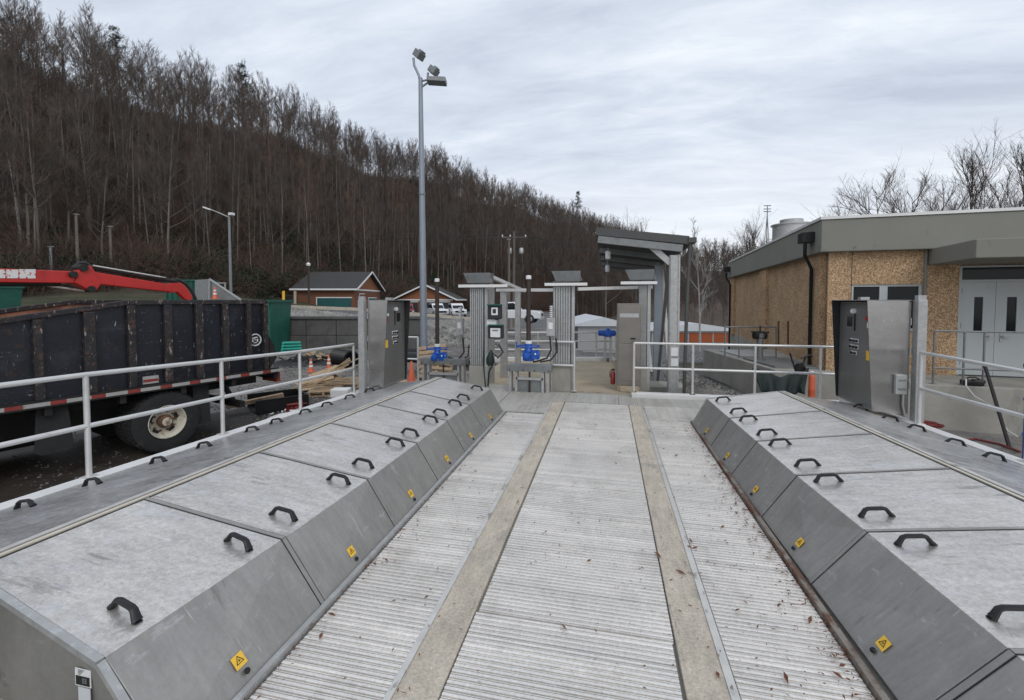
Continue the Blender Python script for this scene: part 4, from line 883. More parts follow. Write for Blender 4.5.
#@@PART3
# ------------------------------------------------------------ dump truck
B0 = GZ(277,371,.36); A0 = GZ(0,412,.36); te = (B0-A0); te.z = 0; te.normalize(); tn = V(-te.y, te.x, 0)   # tn: away from the camera side
O = V(B0.x,B0.y,0)
def TP(t, n, z): return O+te*t+tn*n+V(0,0,z)      # t along (0 = rear end, negative to the cab), n across
def TT(u, v=350): 
    p = VP(u, v, O, te); return (V(p.x,p.y,0)-O).dot(te)
def TZ(u, v): return VP(u, v, O, te).z
trk = thing('dump_truck', 'dark navy dump truck with battered rusty ribbed bed and red crane boom', 'truck', TP(-3,1.2,ZG))
def tb(mb, t0, t1, n0, n1, z0, z1, z0b=None, z1b=None):
    z0b = z0 if z0b is None else z0b; z1b = z1 if z1b is None else z1b
    return mb.hexa([TP(t0,n0,z0),TP(t1,n0,z0b),TP(t1,n1,z0b),TP(t0,n1,z0),TP(t0,n0,z1),TP(t1,n0,z1b),TP(t1,n1,z1b),TP(t0,n1,z1)])
tk0 = TT(131); tL = tk0-6.5; tR = TT(267)
zb0 = .44; zt0 = TZ(200,301)+.0; zleft = TZ(0,320)
sl = (zleft-zt0)/(TT(0)-tk0); ztL = zt0+sl*(tL-tk0)
WB = 2.45
sd_ = MB(); tb(sd_, tL, tk0, .05, .09, zb0, ztL-.06, None, zt0-.06); tb(sd_, tk0, tR, .05, .09, zb0, zt0-.06)
sd_.build('bed_side', M['navy'], trk)
sd_ = MB(); tb(sd_, tL, tk0, WB-.09, WB-.05, zb0, ztL-.06, None, zt0-.06); tb(sd_, tk0, tR, WB-.09, WB-.05, zb0, zt0-.06); sd_.build('bed_side', M['rustin'], trk)
sd_ = MB(); tb(sd_, tL, tk0, .091, .10, zb0, ztL-.07, None, zt0-.07); tb(sd_, tk0, tR, .091, .10, zb0, zt0-.07); tb(sd_, tL, tR, .1, WB-.1, zb0, zb0+.05); sd_.build('bed_lining', M['rustin'], trk)
cp = MB()
for n0 in (-.01, WB-.11):
    tb(cp, tL, tk0, n0, n0+.12, ztL-.06, ztL+.02, zt0-.06, zt0+.02); tb(cp, tk0+.003, tR, n0, n0+.12, zt0-.06, zt0+.02)
cp.build('top_rim', M['rustrib'], trk, bevel=.01)
for (u0, u1) in ((-58,-47),(33,43),(84,96),(128,136),(164.5,172.5),(196,203.5),(223,229),(247,251.5),(264,268)):
    t0, t1 = TT(u0), TT(u1); zc = min(zt0, zt0+sl*(t0-tk0))-.061
    r = MB(); tb(r, t0, t1, -.035, .049, zb0, zc); r.build('rib', M['rustrib'], trk, bevel=.012)
r = MB()
for k in range(20):
    pass
g = MB(); tb(g, tR, tR+.05, .02, WB-.02, zb0, zt0); g.build('tailgate', M['navy'], trk)
g = MB(); g.prism([TP(tR+.06,.02,zb0-.02),TP(tR+.22,.02,zb0+.2),TP(tR+.17,.02,.9),TP(tR+.06,.02,1.1)], tn*.06); g.build('tailgate_arm', M['chassis'], trk)
# lower sill with reflective tape
s_ = MB(); tb(s_, tL, .02, -.03, .06, .33, zb0-.002); s_.build('sill', M['chassis'], trk)
t_ = tL
dw = MB(); k = 0; ts = [t_]
while ts[-1] < -.1: ts.append(ts[-1]+(.27 if k % 2 == 0 else .17)); k += 1
dw.add([TP(t, -.0325, z) for t in ts for z in (.355, .41)], [(2*i, 2*i+2, 2*i+3, 2*i+1) for i in range(len(ts)-1)])
tp_ = dw.build('reflective_tape', M['reflw'], trk); tp_.data.materials.append(M['reflr'])
for i, p in enumerate(tp_.data.polygons): p.material_index = i % 2
lb = MB(); tb(lb, TT(143), TT(159), .040, .0495, TZ(150,384), TZ(150,377)+.01); l_ = lb.build('red_white_plate', M['reflw'], trk)
lb = MB(); tb(lb, TT(143.5), TT(158.5), .037, .0395, TZ(150,382.2), TZ(150,379.5)); lb.build('printed_band', M['reflr'], l_)
# emblem: pale ring with rough inner marks
ec = VP(256.6,340,O,te)-tn*-.046; er_ = .115
em = MB(); n = 28
ring = [ec+te*(er_*math.cos(2*math.pi*i/n))+V(0,0,er_*math.sin(2*math.pi*i/n)) for i in range(n+1)]
em.tube(ring, .013, 5, caps=False)
for dx, dz, a, b in ((-.03,.04,.06,.02),(.02,.05,.05,.016),(.045,-.01,.02,.05),(-.05,-.01,.022,.045),(0,-.055,.055,.014),(0,.0,.03,.012)):
    em.obox(ec+te*dx+V(0,0,dz), te*a*.6, tn*.004, V(0,0,b*.6))
em.build('round_emblem', M['white'], trk)
# chassis
ch = MB(); tb(ch, tL, .0, .75, .87, .05, .32); tb(ch, tL, .0, WB-.87, WB-.75, .05, .32)
for t in np.arange(tL+.4, 0, .85): tb(ch, t, t+.08, .02, WB-.02, .20, .325)
ch.build('chassis', M['chassis'], trk)
wr = .51; wt = TT(168.5,421)
wc = TP(wt, 0, ZG+wr)
WZ = ZG+wr+.05
def tyre(n0, t=None, visible=True):
    c = TP(t if t is not None else wt, n0, WZ)
    prof = [(.27,0.02),(.42,.0),(.50,.02),(wr-.005,.06),(wr,.10),(wr,.20),(wr-.005,.23),(.50,.27),(.42,.29),(.27,.28)]
    m = MB(); m._lathe(prof, c, tn, 40)
    for k in range(40):     # tread blocks
        a = 2*math.pi*k/40; d = te*math.cos(a)+V(0,0,math.sin(a)); q = te*-math.sin(a)+V(0,0,math.cos(a))
        for nn in (.075, .15, .225): m.obox(c+tn*nn+d*(wr+.004), d*.007, q*.031, tn*.03)
    w_ = m.build('wheel', M['rubber'], trk, smooth=True)
    m = MB(); m._lathe([(.268,.02),(.285,.0),(.275,-.004),(.262,.02),(.25,.12),(.20,.17),(.10,.175),(.10,.15),(.075,.08),(.07,.02),(.001,.015)], c, tn, 32)
    m.build('rim', M['rim'], w_, smooth=True)
    if visible:
        m = MB(); m._lathe([(.10,.17),(.115,.10),(.10,.06),(.085,.03),(.001,.02)], c, tn, 20)
        for k in range(10):
            a = 2*math.pi*k/10; d = te*math.cos(a)+V(0,0,math.sin(a)); m._lathe([(.018,.16),(.018,.13),(.001,.128)], c+d*.165, tn, 6)
        m.build('hub', M['hub'], w_, smooth=True)
        m = MB()
        for k in range(5):
            a = 2*math.pi*k/5+.3; d = te*math.cos(a)+V(0,0,math.sin(a)); q = te*-math.sin(a)+V(0,0,math.cos(a)); m.obox(c+d*.20+tn*.158, d*.028, q*.05, tn*.012)
        m.build('hand_holes', M['chassis'], w_)
tyre(.02); tyre(.36, visible=False); tyre(WB-.31, visible=False); tyre(WB-.65, visible=False)
ax = MB(); ax.tube([TP(wt,.3,WZ), TP(wt,WB-.3,WZ)], .09, 10); ax.lathe([(.05,-.2),(.2,-.1),(.2,.1),(.05,.2)], TP(wt,WB/2,WZ), tn, 12); ax.build('axle', M['chassis'], trk)
fl = MB(); f0, f1 = TT(38,440), TT(74,440); 
fl.prism([TP(f0+.02,.12,.30),TP(f1-.02,.12,.30),TP(f1+.02,.08,-.30),TP(f1-.04,.07,-.36),TP(f0+.04,.07,-.36),TP(f0-.02,.08,-.30)], tn*.02); fl.build('mud_flap', M['rubber'], trk)
fl = MB(); fl.prism([TP(TT(196),.15,.30),TP(TT(212),.15,.30),TP(TT(212),.1,-.42),TP(TT(196),.1,-.42)], tn*.02); fl.build('mud_flap', M['rubber'], trk)
q = MB(); tb(q, tL, tR-1.0, .9, 1.5, -.25, .06); tb(q, wt+.7, wt+1.3, 1.6, 2.3, -.5, .2); tb(q, tL, wt-1.0, 1.6, 2.35, -.55, .2); q.build('underframe', M['chassis'], trk, bevel=.03)
q = MB(); tb(q, f0-2.2, f0-.9, .1, .6, -.30, .15); q.build('tool_locker', M['chassis'], trk, bevel=.03)
q = MB(); q.tube([TP(TT(236),.5,.30),TP(TT(240),.5,.05),TP(TT(247),.5,-.22)], .05, 8); q.tube([TP(TT(236),WB-.5,.30),TP(TT(240),WB-.5,.05),TP(TT(247),WB-.5,-.22)], .05, 8); tb(q, TT(247)-.05, TT(247)+.05, .2, WB-.2, -.30, -.18); q.build('underride_bar', M['chassis'], trk, smooth=True)
q = MB(); tb(q, .02, .1, .05, .55, .12, .32); q.build('tail_light_box', M['reflr'], trk)
# debris in bed
q = MB()
for k in range(26):
    t = random.uniform(tL+.3, tR-.3); n_ = random.uniform(.3, WB-.3); q.bar(TP(t,n_,.5+random.uniform(.4,.95)), TP(t+random.uniform(-.6,.6),n_+random.uniform(-.4,.4),.5+random.uniform(.4,.95)), .12, .05)
for k in range(9):
    t = tL+.6+k*.75; q.lathe([(.6,0),(.55,.5),(.3,.85),(.05,1.0)], TP(t,WB/2,zb0+.05), (0,0,1), 9)
q.build('load', M['rustin'], trk)
# crane boom above the bed
An = TP(0, .95, 0)
def BP(u, v): return VP(u, v, An, te)
bm = MB(); a, b = BP(-70,274), BP(84,277); hz = .105
bm.hexa([a-tn*.09-V(0,0,hz),b-tn*.09-V(0,0,hz),b+tn*.09-V(0,0,hz),a+tn*.09-V(0,0,hz),a-tn*.09+V(0,0,hz),b-tn*.09+V(0,0,hz-.02),b+tn*.09+V(0,0,hz-.02),a+tn*.09+V(0,0,hz)])
bo = bm.build('boom_arm', M['red'], trk, bevel=.012)
pp = MB()
x0 = BP(-60,274); 
def quadface(mb, u0, u1, v0, v1): # on the near face of the boom
    p = [VP(u,v,An-tn*.092,te) for u, v in ((u0,v1),(u1,v1),(u1,v0),(u0,v0))]; mb.prism(p, -tn*.003)
quadface(pp, -40, 5.5, 269.6, 278.2); quadface(pp, 6.2, 18.5, 269.6, 278.2); quadface(pp, 19.3, 35.5, 269.2, 278.4)
pp.build('peeling_white_lettering', M['whitepeel'], bo)
nt = MB()
for u0, u1, v0, v1 in ((4.5,6,269.5,271.2),(3.5,5.5,273,274.3),(5.2,6.6,276.6,278.6),(18.2,20,272.5,273.9),(18,19.5,276.8,278.6),(26,27.5,276.9,278.6),(10,11,269.5,270.7),(34.5,36,273.8,275),(-6,-4.5,272,275)):
    p = [VP(u,v,An-tn*.0965,te) for u, v in ((u0,v1),(u1,v1),(u1,v0),(u0,v0))]; nt.prism(p, -tn*.002)
nt.build('paint_notch', M['red'], bo)
j = MB(); jc = BP(86,278); 
poly = [BP(u,v)-tn*.13 for u, v in ((72,283),(80,287),(88,291.5),(94,290),(98,284),(92,272),(88,266),(80,266),(76,270))]
j.prism(poly, tn*.26); jo = j.build('knuckle', M['red'], trk, bevel=.01)
pn = MB()
for u, v, r in ((88,289,.05),(80,268,.06),(70,274.5,.05)): pn.lathe([(r,0),(r,.34)], BP(u,v)-tn*.17, tn, 14)
pn.build('pins', M['chassis'], jo, smooth=True)
b2 = MB(); a, b = BP(91,277), BP(170,288); hz = .09
b2.hexa([a-tn*.08-V(0,0,hz+.02),b-tn*.08-V(0,0,hz-.01),b+tn*.08-V(0,0,hz-.01),a+tn*.08-V(0,0,hz+.02),a-tn*.08+V(0,0,hz),b-tn*.08+V(0,0,hz-.03),b+tn*.08+V(0,0,hz-.03),a+tn*.08+V(0,0,hz)]); b2.build('outer_boom_arm', M['red'], trk, bevel=.012)
b3 = MB(); b3.prism([BP(u,v)-tn*.07 for u, v in ((168,283),(180,283),(186,289),(191,297),(189,301),(183,299),(176,292),(168,293))], tn*.14); b3.build('boom_tip', M['red'], trk, bevel=.01)
rd = MB(); rd.tube([BP(82,266)+V(0,0,0),BP(178,282)], .035, 10).tube([BP(-60,283),BP(60,283.5)], .05, 10); rd.build('hydraulic_ram', M['chassis'], trk, smooth=True)
rd = MB(); rd.tube([BP(92,267.5)-tn*.04+V(0,0,.03),BP(165,279)-tn*.04+V(0,0,.02)], .014, 8).tube([BP(30,283),BP(84,291)], .018, 8); rd.build('chrome_rod', M['alu'], trk, smooth=True)
hs = MB(); hs.tube([BP(166,281),BP(178,279.5),BP(186,284),BP(192,291),BP(196,300)], .03, 8).tube([BP(74,268),BP(79,263),BP(86,263),BP(92,268)], .03, 8); hs.build('hydraulic_hose', M['cable'], trk, smooth=True)
cl_ = MB(); cb_ = BP(-70,274); cl_.box(V(cb_.x-.14,cb_.y-.14,.4), V(cb_.x+.14,cb_.y+.14,cb_.z+.12)); cl_.build('crane_column', M['red'], trk)
dark_ground = MB(); rm = random.Random(3); ring = []
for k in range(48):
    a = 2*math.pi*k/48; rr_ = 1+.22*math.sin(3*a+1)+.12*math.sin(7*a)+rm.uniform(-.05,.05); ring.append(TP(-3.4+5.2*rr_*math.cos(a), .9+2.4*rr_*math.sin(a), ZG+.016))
dark_ground.add([TP(-3.4,.9,ZG+.016)]+ring, [(0,k+1,(k+1) % 48+1) for k in range(48)])
M['dark_ground'] = mat('dark_brown_ground', (.045,.036,.028), .7, 0, .5, 2.5, bump=1, bscale=14, spots=[((.15,.13,.11,.8), 18, .62, .04, O1), ((.09,.05,.03,.6), 2, .58, .1, O1)])
struct(dark_ground, 'dark_ground', M['dark_ground'])  # irregular dark brown sheet just above the ground, under and around the truck
# ------------------------------------------------------------ yard clutter
def ld_box(mb, L0, L1, D0, D1, z0, z1): return mb.hexa([LD(L0,D0,z0),LD(L1,D0,z0),LD(L1,D1,z0),LD(L0,D1,z0),LD(L0,D0,z1),LD(L1,D0,z1),LD(L1,D1,z1),LD(L0,D1,z1)])
def gp(u, v, z=ZG): return GZ(u, v, z)
# green skips
def skip(label, c, e, n, l, w, h, ribs=6):
    t = thing('waste_skip', label, 'skip', c, 'green waste skips')
    c = Vector(c); P_ = lambda a, b, z: c+e*a+n*b+V(0,0,z)
    m = MB(); m.hexa([P_(.15,.1,0),P_(l-.15,.1,0),P_(l-.15,w-.1,0),P_(.15,w-.1,0),P_(0,0,h),P_(l,0,h),P_(l,w,h),P_(0,w,h)]); m.build('body', M['green'], t, bevel=.02)
    m = MB()
    for k in range(ribs+1):
        a = .05+(l-.15)*k/ribs; m.hexa([P_(a,.02,.1),P_(a+.09,.02,.1),P_(a+.09,.1,.1),P_(a,.1,.1),P_(a,-.08,h-.05),P_(a+.09,-.08,h-.05),P_(a+.09,.02,h-.05),P_(a,.02,h-.05)])
    m.build('ribs', M['green'], t)
    m = MB(); m.bar(P_(-.05,-.05,h), P_(l+.05,-.05,h), .12, .12).bar(P_(-.05,w,h), P_(l+.05,w,h), .12, .12).bar(P_(l,-.05,h), P_(l,w,h), .12, .12).bar(P_(0,-.05,h), P_(0,w,h), .12, .12); m.build('rim', M['green'], t)
c = W(268,345,12.6); c.z = ZG+.35
skip('large green waste skip just behind the rear of the dump truck', LD((271-512)/440*21.3, 21.3, ZG), -Rt, Fh, 6.2, 2.0, 2.60, 9)
c = W(8,290,26); c.z = .6
skip('green waste skip far left above the truck bed', W(-62,290,26)+V(0,0,.6-W(-62,290,26).z+.3), Rt, Fh, 2.8, 2, 1.75, 4)
c = W(166,290,38); c.z = 1.0
skip('dark green skip with ribs seen behind the boom tip', V(W(165,290,38).x,W(165,290,38).y,1.3), Rt, Fh, 2.9, 2.5, 2.25, 6)
# white-grey ramp panel with small cone behind the truck
def P3(u, v, d): return W(u, v, d)
t = thing('grey_ramp', 'grey mesh-sided steel ramp rising behind the truck bed', 'ramp', P3(225,302,34))
m = MB(); m.prism([P3(195,280,34),P3(209,279,34),P3(209,303,34),P3(195,303,34)], Fh*.1); m.prism([P3(210,280.5,34),P3(240,300,34),P3(240,303,34),P3(210,303,34)], Fh*.1); m.build('mesh_panel', M['galvdark'], t)
m = MB(); m.bar(P3(209.5,279,33.9), P3(241,300,33.9), .1, .12).bar(P3(209.5,279,33.9), P3(209.5,303,33.9), .1, .1).bar(P3(216,283,35.5), P3(226,283,35.5), .08, .08).bar(P3(225,283,35.5), P3(225,300,35.5), .08, .08); m.build('frame', M['galv'], t)
def cone(label, u, v, d, h, z=None, group='orange traffic cones', bands=True):
    c = W(u, v, d)
    if z is not None: c.z = z
    t = thing('traffic_cone', label, 'traffic cone', c, group)
    MB().lathe([(h*.21,.03*h),(h*.17,.12*h),(h*.055,h*.97),(h*.03,h)], c, (0,0,1), 18).build('cone', M['orange'], t, smooth=True)
    MB().box(c-V(h*.26,h*.26,0), c+V(h*.26,h*.26,h*.045)).build('base', M['orange'], t, bevel=.01)
    if bands:
        for a, b in ((.38,.52),(.66,.78)):
            r0 = h*(.17-(a-.12)/.85*.115)+.006; r1 = h*(.17-(b-.12)/.85*.115)+.006
            MB().lathe([(r0,a*h),(r1,b*h)], c, (0,0,1), 18).build('white_band', M['white'], t, smooth=True)
cone('plain orange traffic cone just right of the left control cabinet', 411.5, 375, 12.8, .62, ZG+.25, bands=False)
tag(ld_box(MB(), -3.3, -2.6, 12.4, 13.2, ZG, ZG+.245).build('timber_block', M['wood'], base=LD(-3,12.8,ZG)), 'wooden block under the plain orange cone', 'block')
cone('left of two banded orange cones behind the plywood pile', 311, 372, 16.2, .50, ZG)
cone('right of two banded orange cones behind the plywood pile', 329, 370, 16.9, .52, ZG)
cone('tiny orange cone on the grey ramp', 215, 299, 33.5, .9, bands=True)
# plywood pile on pallets
c = W(312,400,10.6); 
t = thing('wood_pile', 'pile of splintered plywood sheets and boards behind the handrail', 'wood pile', V(c.x,c.y,ZG))
m = MB()
for k in range(11):
    a = gp(291+k*1.2, 392-k*.4)+V(0,0,.05+.02*k); b = gp(329+random.uniform(-4,6), 390-random.uniform(0,6))+V(0,0,.12+.035*k)
    m.bar(a+Fh*k*.07, b+Fh*k*.09, random.uniform(.15,.5), .018, up=(random.uniform(-.3,.3),random.uniform(-.3,.1),1))
m.build('boards', M['wood'], t)
m = MB()
for k in range(7): a = gp(312+k*3, 395-k)+V(0,0,.25+.04*k); m.bar(a, a+Rt*random.uniform(.6,1.1)+Fh*random.uniform(0,.6)+V(0,0,random.uniform(.1,.5)), .09, .03)
m.build('splintered_planks', M['wood'], t)
def pallet(label, c, ex, ey, en, w=1.0, l=1.1):
    ex = Vector(ex).normalized(); ey = Vector(ey); ey = (ey-ex*ey.dot(ex)).normalized(); n = ex.cross(ey)
    t = thing('wooden_pallet', label, 'pallet', c, 'wooden pallets')
    m = MB()
    for k in range(5): m.obox(c+ey*(-l/2+.05+k*(l-.1)/4)+n*.06, ex*w/2, ey*.05, n*.011)
    m.build('top_boards', M['wood'], t)
    m = MB()
    for k in range(3): m.obox(c+ex*(-w/2+.04+k*(w-.08)/2), ex*.03, ey*l/2, n*.045)
    m.build('stringers', M['wood'], t)
    m = MB()
    for k in range(3): m.obox(c+ey*(-l/2+.05+k*(l-.1)/2)-n*.058, ex*w/2, ey*.05, n*.011)
    m.build('bottom_boards', M['wood'], t)
pallet('upper wooden pallet leaning left of the blue actuator', W(433,357,11.6), Rt+V(0,0,.12), V(0,0,.9)+Rt*-.35+Fh*.5, None, .72, .62)
pallet('lower wooden pallet lying below the blue actuator', W(437,370,10.9), Rt+V(0,0,-.1), V(0,0,.5)+Rt*-.3+Fh*.8, None, .75, .85)
pallet('flat wooden pallet on the gravel right of the plywood pile', gp(345,386)+V(0,0,.1), Rt+Fh*.2, Fh, None, 1.0, 1.1)
pallet('flat wooden pallet on the gravel below the plywood pile', gp(325,394)+V(0,0,.08), Rt+Fh*.3, Fh, None, .8, .8)
tag(ld_box(MB(), -4.55, -4.1, 10.9, 11.2, ZG+.2, ZG+.42).build('white_bucket', M['white'], bevel=.03, base=LD(-4.3,11,ZG+.2)), 'white plastic tub on the pallet below the plywood pile', 'tub')
# black trough with timber
c0 = gp(256,416); c1 = gp(309,408)
t = thing('black_trough', 'long black open trough lying on the gravel by the truck', 'trough', c0)
e = (c1-c0).normalized(); nn = V(-e.y,e.x,0); L_ = (c1-c0).length
m = MB(); Pq = lambda a, b, z: c0+e*a+nn*b+V(0,0,z)
m.hexa([Pq(0,0,0),Pq(L_,0,0),Pq(L_,.05,0),Pq(0,.05,0),Pq(0,0,.34),Pq(L_,0,.34),Pq(L_,.05,.34),Pq(0,.05,.34)])
m.hexa([Pq(0,.95,0),Pq(L_,.95,0),Pq(L_,1,0),Pq(0,1,0),Pq(0,.95,.34),Pq(L_,.95,.34),Pq(L_,1,.34),Pq(0,1,.34)])
m.hexa([Pq(L_-.05,.05,0),Pq(L_,.05,0),Pq(L_,.95,0),Pq(L_-.05,.95,0),Pq(L_-.05,.05,.34),Pq(L_,.05,.34),Pq(L_,.95,.34),Pq(L_-.05,.95,.34)])
m.hexa([Pq(0,.05,0),Pq(L_-.06,.05,0),Pq(L_-.06,.95,0),Pq(0,.95,0),Pq(0,.05,.04),Pq(L_-.06,.05,.04),Pq(L_-.06,.95,.04),Pq(0,.95,.04)])
m.build('shell', M['black'], t)
m = MB(); m.bar(Pq(-.5,.5,.2), Pq(.7,.55,.3), .14, .09); m.build('timber', M['wood'], t)
def pile(label, name, cat, m, u, v, r, n, seed, z=ZG, sz=(.08,.2)):
    rr = random.Random(seed); c = gp(u, v, z); mb = MB(); mb.lathe([(r*2.2,-.02),(r*1.6,.04),(r*.7,.09),(.02,.10)], c, (0,0,1), 9)
    for k in range(n):
        p = c+Rt*rr.gauss(0,r)+Fh*rr.gauss(0,r*.6)+V(0,0,rr.uniform(.02,.16))
        d = V(rr.uniform(-1,1),rr.uniform(-1,1),rr.uniform(-.4,.4)).normalized(); s1 = rr.uniform(*sz)
        mb.bar(p-d*s1, p+d*s1, s1*.5, s1*.3, up=(rr.uniform(-1,1),rr.uniform(-1,1),1))
    return tag(mb.build(name, m, base=c), label, cat)
pile('small heap of faded red scrap on the gravel beside the handrail post', 'scrap_heap', 'scrap', M['redhose'], 297, 410, .14, 16, 3)
pile('pale torn paper and rubbish on the gravel beside the red scrap', 'litter', 'litter', M['white'], 283, 418, .16, 9, 5, sz=(.04,.09))
pile('brown scrap timber heap in front of the block wall', 'scrap_heap', 'scrap', M['wood'], 322, 360, .5, 26, 6, sz=(.1,.35))
pile('dark scrap heap in front of the block wall beside the teal pipes', 'scrap_heap', 'scrap', M['chassis'], 308, 362, .8, 40, 8, sz=(.1,.4))
pile('mixed red and rusty scrap heap behind the pallets', 'scrap_heap', 'scrap', M['redhose'], 455, 364, .5, 26, 9, sz=(.08,.25))
pile('dark scrap heap right of the blue actuator by the pallets', 'scrap_heap', 'scrap', M['chassis'], 470, 366, .6, 30, 10, sz=(.08,.3))
# teal pipes
t = thing('pipe_stack', 'stack of bright teal plastic pipes in front of the block wall', 'pipes', gp(292,355))
for r_ in range(4):
    for k in range(2 if r_ < 3 else 1):
        a = W(281.5+r_*.5, 352.5-r_*3.1, 18.5+k*.35); b = W(301-r_*.4, 351.5-r_*2.9, 19.4+k*.35)
        MB().tube([a, b], .062, 12).build('pipe', M['teal'], t, smooth=True)
# black drainage pipe rolls
for u, v, d, r, lab in ((344,356,17.5,.34,'large black corrugated pipe lying left of the control cabinet'),):
    c = W(u,v,d); c.z = ZG+r; t = thing('drain_pipe', lab, 'pipe', V(c.x,c.y,ZG))
    ax_ = (Rt*.75-Fh*.66).normalized(); m = MB(); prof = []
    for k in range(24): prof += [(r,k*.05),(r-.03,k*.05+.025)]
    prof = [(r-.07,0)]+prof; m._lathe(prof, c-ax_*.6, ax_, 24); m._lathe([(r-.07,0),(r-.07,1.2)], c-ax_*.6, ax_, 24); m._lathe([(r-.07,1.19),(r,1.19)], c-ax_*.6, ax_, 24); m.build('corrugated_tube', M['black'], t, smooth=False)
for k, (u, v, d) in enumerate(((408,352,16.5),(404,357,15.8))):
    c = W(u,v,d); t = tag(MB()._lathe([(.16,0),(.2,0),(.2,1.3),(.16,1.3),(.16,0)], c, (Rt*.9-Fh*.3), 16).build('drain_pipe', M['black'], base=c, smooth=True), ('upper' if k == 0 else 'lower')+' short black pipe behind the left control cabinet', 'pipe', 'short black pipes')
# ------------------------------------------------------------ block retaining wall
wl = thing('block_wall', 'dark concrete block retaining wall behind the scrap yard', 'wall', LD(-9,24,ZG))
m = MB(); bl = MB()
L0 = -17.5
for r_ in range(2):
    for k in range(8):
        a = L0+k*1.62+(r_ % 2)*.0; b = a+1.60
        z0 = ZG-.1+r_*.86; z1 = z0+.845
        if b > -4.9: b = -4.9
        if a < b: ld_box(bl, a, b, 23.5, 24.3, z0, z1)
bl.build('blocks', M['concdark'], wl, bevel=.03)
ld_box(MB(), L0, -4.9, 23.42, 24.4, ZG-.1+1.72, ZG-.1+1.86).build('coping', M['concdark'], wl, bevel=.02)
# ------------------------------------------------------------ stones (riprap and gravel)
def stones(name, label_kind, m, pts, sizes, seed):
    r = np.random.default_rng(seed)
    base = np.array([(0,0,1),(0,0,-1),(1,0,0),(-1,0,0),(0,1,0),(0,-1,0),(.7,.7,.3),(-.7,.6,-.2),(.6,-.7,.2),(-.6,-.7,.3)],float)
    # octahedron
    ov = base[:6]; of = np.array([(0,2,4),(0,4,3),(0,3,5),(0,5,2),(1,4,2),(1,3,4),(1,5,3),(1,2,5)])
    n = len(pts); vs = np.repeat(ov[None], n, 0)*r.uniform(.55,1.35,(n,6,3))*np.array([1,1,.75])
    a = r.uniform(0,6.28,n); ca, sa = np.cos(a), np.sin(a)
    x = vs[...,0]*ca[:,None]-vs[...,1]*sa[:,None]; y = vs[...,0]*sa[:,None]+vs[...,1]*ca[:,None]
    vs = np.stack([x,y,vs[...,2]],-1)*np.asarray(sizes)[:,None,None]+np.asarray(pts)[:,None,:]
    fs = (of[None]+np.arange(n)[:,None,None]*6).reshape(-1,3)
    me = bpy.data.meshes.new(name); me.vertices.add(n*6); me.vertices.foreach_set('co', vs.reshape(-1))
    me.loops.add(len(fs)*3); me.loops.foreach_set('vertex_index', fs.reshape(-1).astype(np.int32))
    me.polygons.add(len(fs)); me.polygons.foreach_set('loop_start', np.arange(0,len(fs)*3,3,dtype=np.int32)); me.polygons.foreach_set('loop_total', np.full(len(fs),3,dtype=np.int32))
    me.update(calc_edges=True); me.materials.append(m)
    o = bpy.data.objects.new(name, me); COL.objects.link(o); tag(o, label_kind[0], label_kind[1], kind='stuff'); return o
pts, sz = [], []
for k in range(9000):
    D = rng.uniform(24.4, 47); L = rng.uniform(-.52*D, -.04*D)
    if L/D < -.22 and D < 24.8: continue
    z = tz(L, D); p = LD(L, D, z); pts.append((p.x,p.y,z+.03)); sz.append(rng.uniform(.07,.24))
stones('riprap', ('pale loose stones covering the bank beyond the yard', 'stones'), M['stone'], pts, sz, 1)
pts, sz = [], []
for k in range(14000):
    D = 4+18*rng.uniform(0,1)**1.3; L = rng.uniform(-1.15*D, .9*D); p = LD(L, D, ZG)
    if -4.9 < p.x < 4.4 and p.y < 14.2: continue
    pts.append((p.x,p.y,ZG+.01)); sz.append(rng.uniform(.012,.035))
stones('gravel', ('loose dark gravel on the yard', 'gravel'), M['stonedark'], pts, sz, 2)
pts, sz = [], []
for k in range(6500):
    D = rng.uniform(10.2, 18); L = rng.uniform(.06*D+.4, 6.5); p = LD(L, D, ZG)
    if p.x < 4.4 and p.y < 9.1: continue
    if p.x < .75 and p.y < 14.2: continue
    pts.append((p.x,p.y,tz(L,D)+.01)); sz.append(rng.uniform(.02,.06))
stones('pale_gravel', ('pale gravel between the shelter and the concrete tank', 'gravel'), M['stone'], pts, sz, 5)
pts, sz = [], []
for k in range(5000):
    D = rng.uniform(6, 21); L = rng.uniform(-.6*D, -.2*D); p = LD(L, D, ZG)
    if -4.9 < p.x < 4.4 and p.y < 14.2: continue
    pts.append((p.x,p.y,ZG+.012)); sz.append(rng.uniform(.012,.04))
stones('yard_chippings', ('pale stone chippings on the left yard', 'gravel'), M['stone'], pts, sz, 6)
# dead leaves on the deck
mb = MB(); r = random.Random(4)
for k in range(2600):
    if k < 1000: x = baseX(1,4)-.02-abs(r.gauss(0,.05))-(.12*r.random() if k % 3 == 0 else 0); y = r.uniform(1.8,6.9)
    elif k < 1350: x = baseX(-1,4)+.03+abs(r.gauss(0,.05)); y = r.uniform(1.4,6.9)
    elif k < 1900: x = 1.2-abs(r.gauss(0,.25)); y = r.uniform(1.6,7)
    else: x = r.uniform(-1.6,.9); y = r.uniform(1.5,7.8)
    s = r.uniform(.003,.009) if r.random() < .96 else r.uniform(.010,.02); a = r.uniform(0,6.28); l = r.uniform(1,2.6)
    dx, dy = math.cos(a)*s*l, math.sin(a)*s*l; px_, py_ = -math.sin(a)*s*.5, math.cos(a)*s*.5; z = .012
    mb.add([(x-dx,y-dy,z),(x+px_,y+py_,z+s*.5),(x+dx,y+dy,z+s*.2),(x-px_,y-py_,z+s*.15)], [(0,1,2),(0,2,3)])
tag(mb.build('dead_leaves', M['leafdead']), 'dead brown leaves and crumbs scattered on the metal deck', 'leaves', kind='stuff')
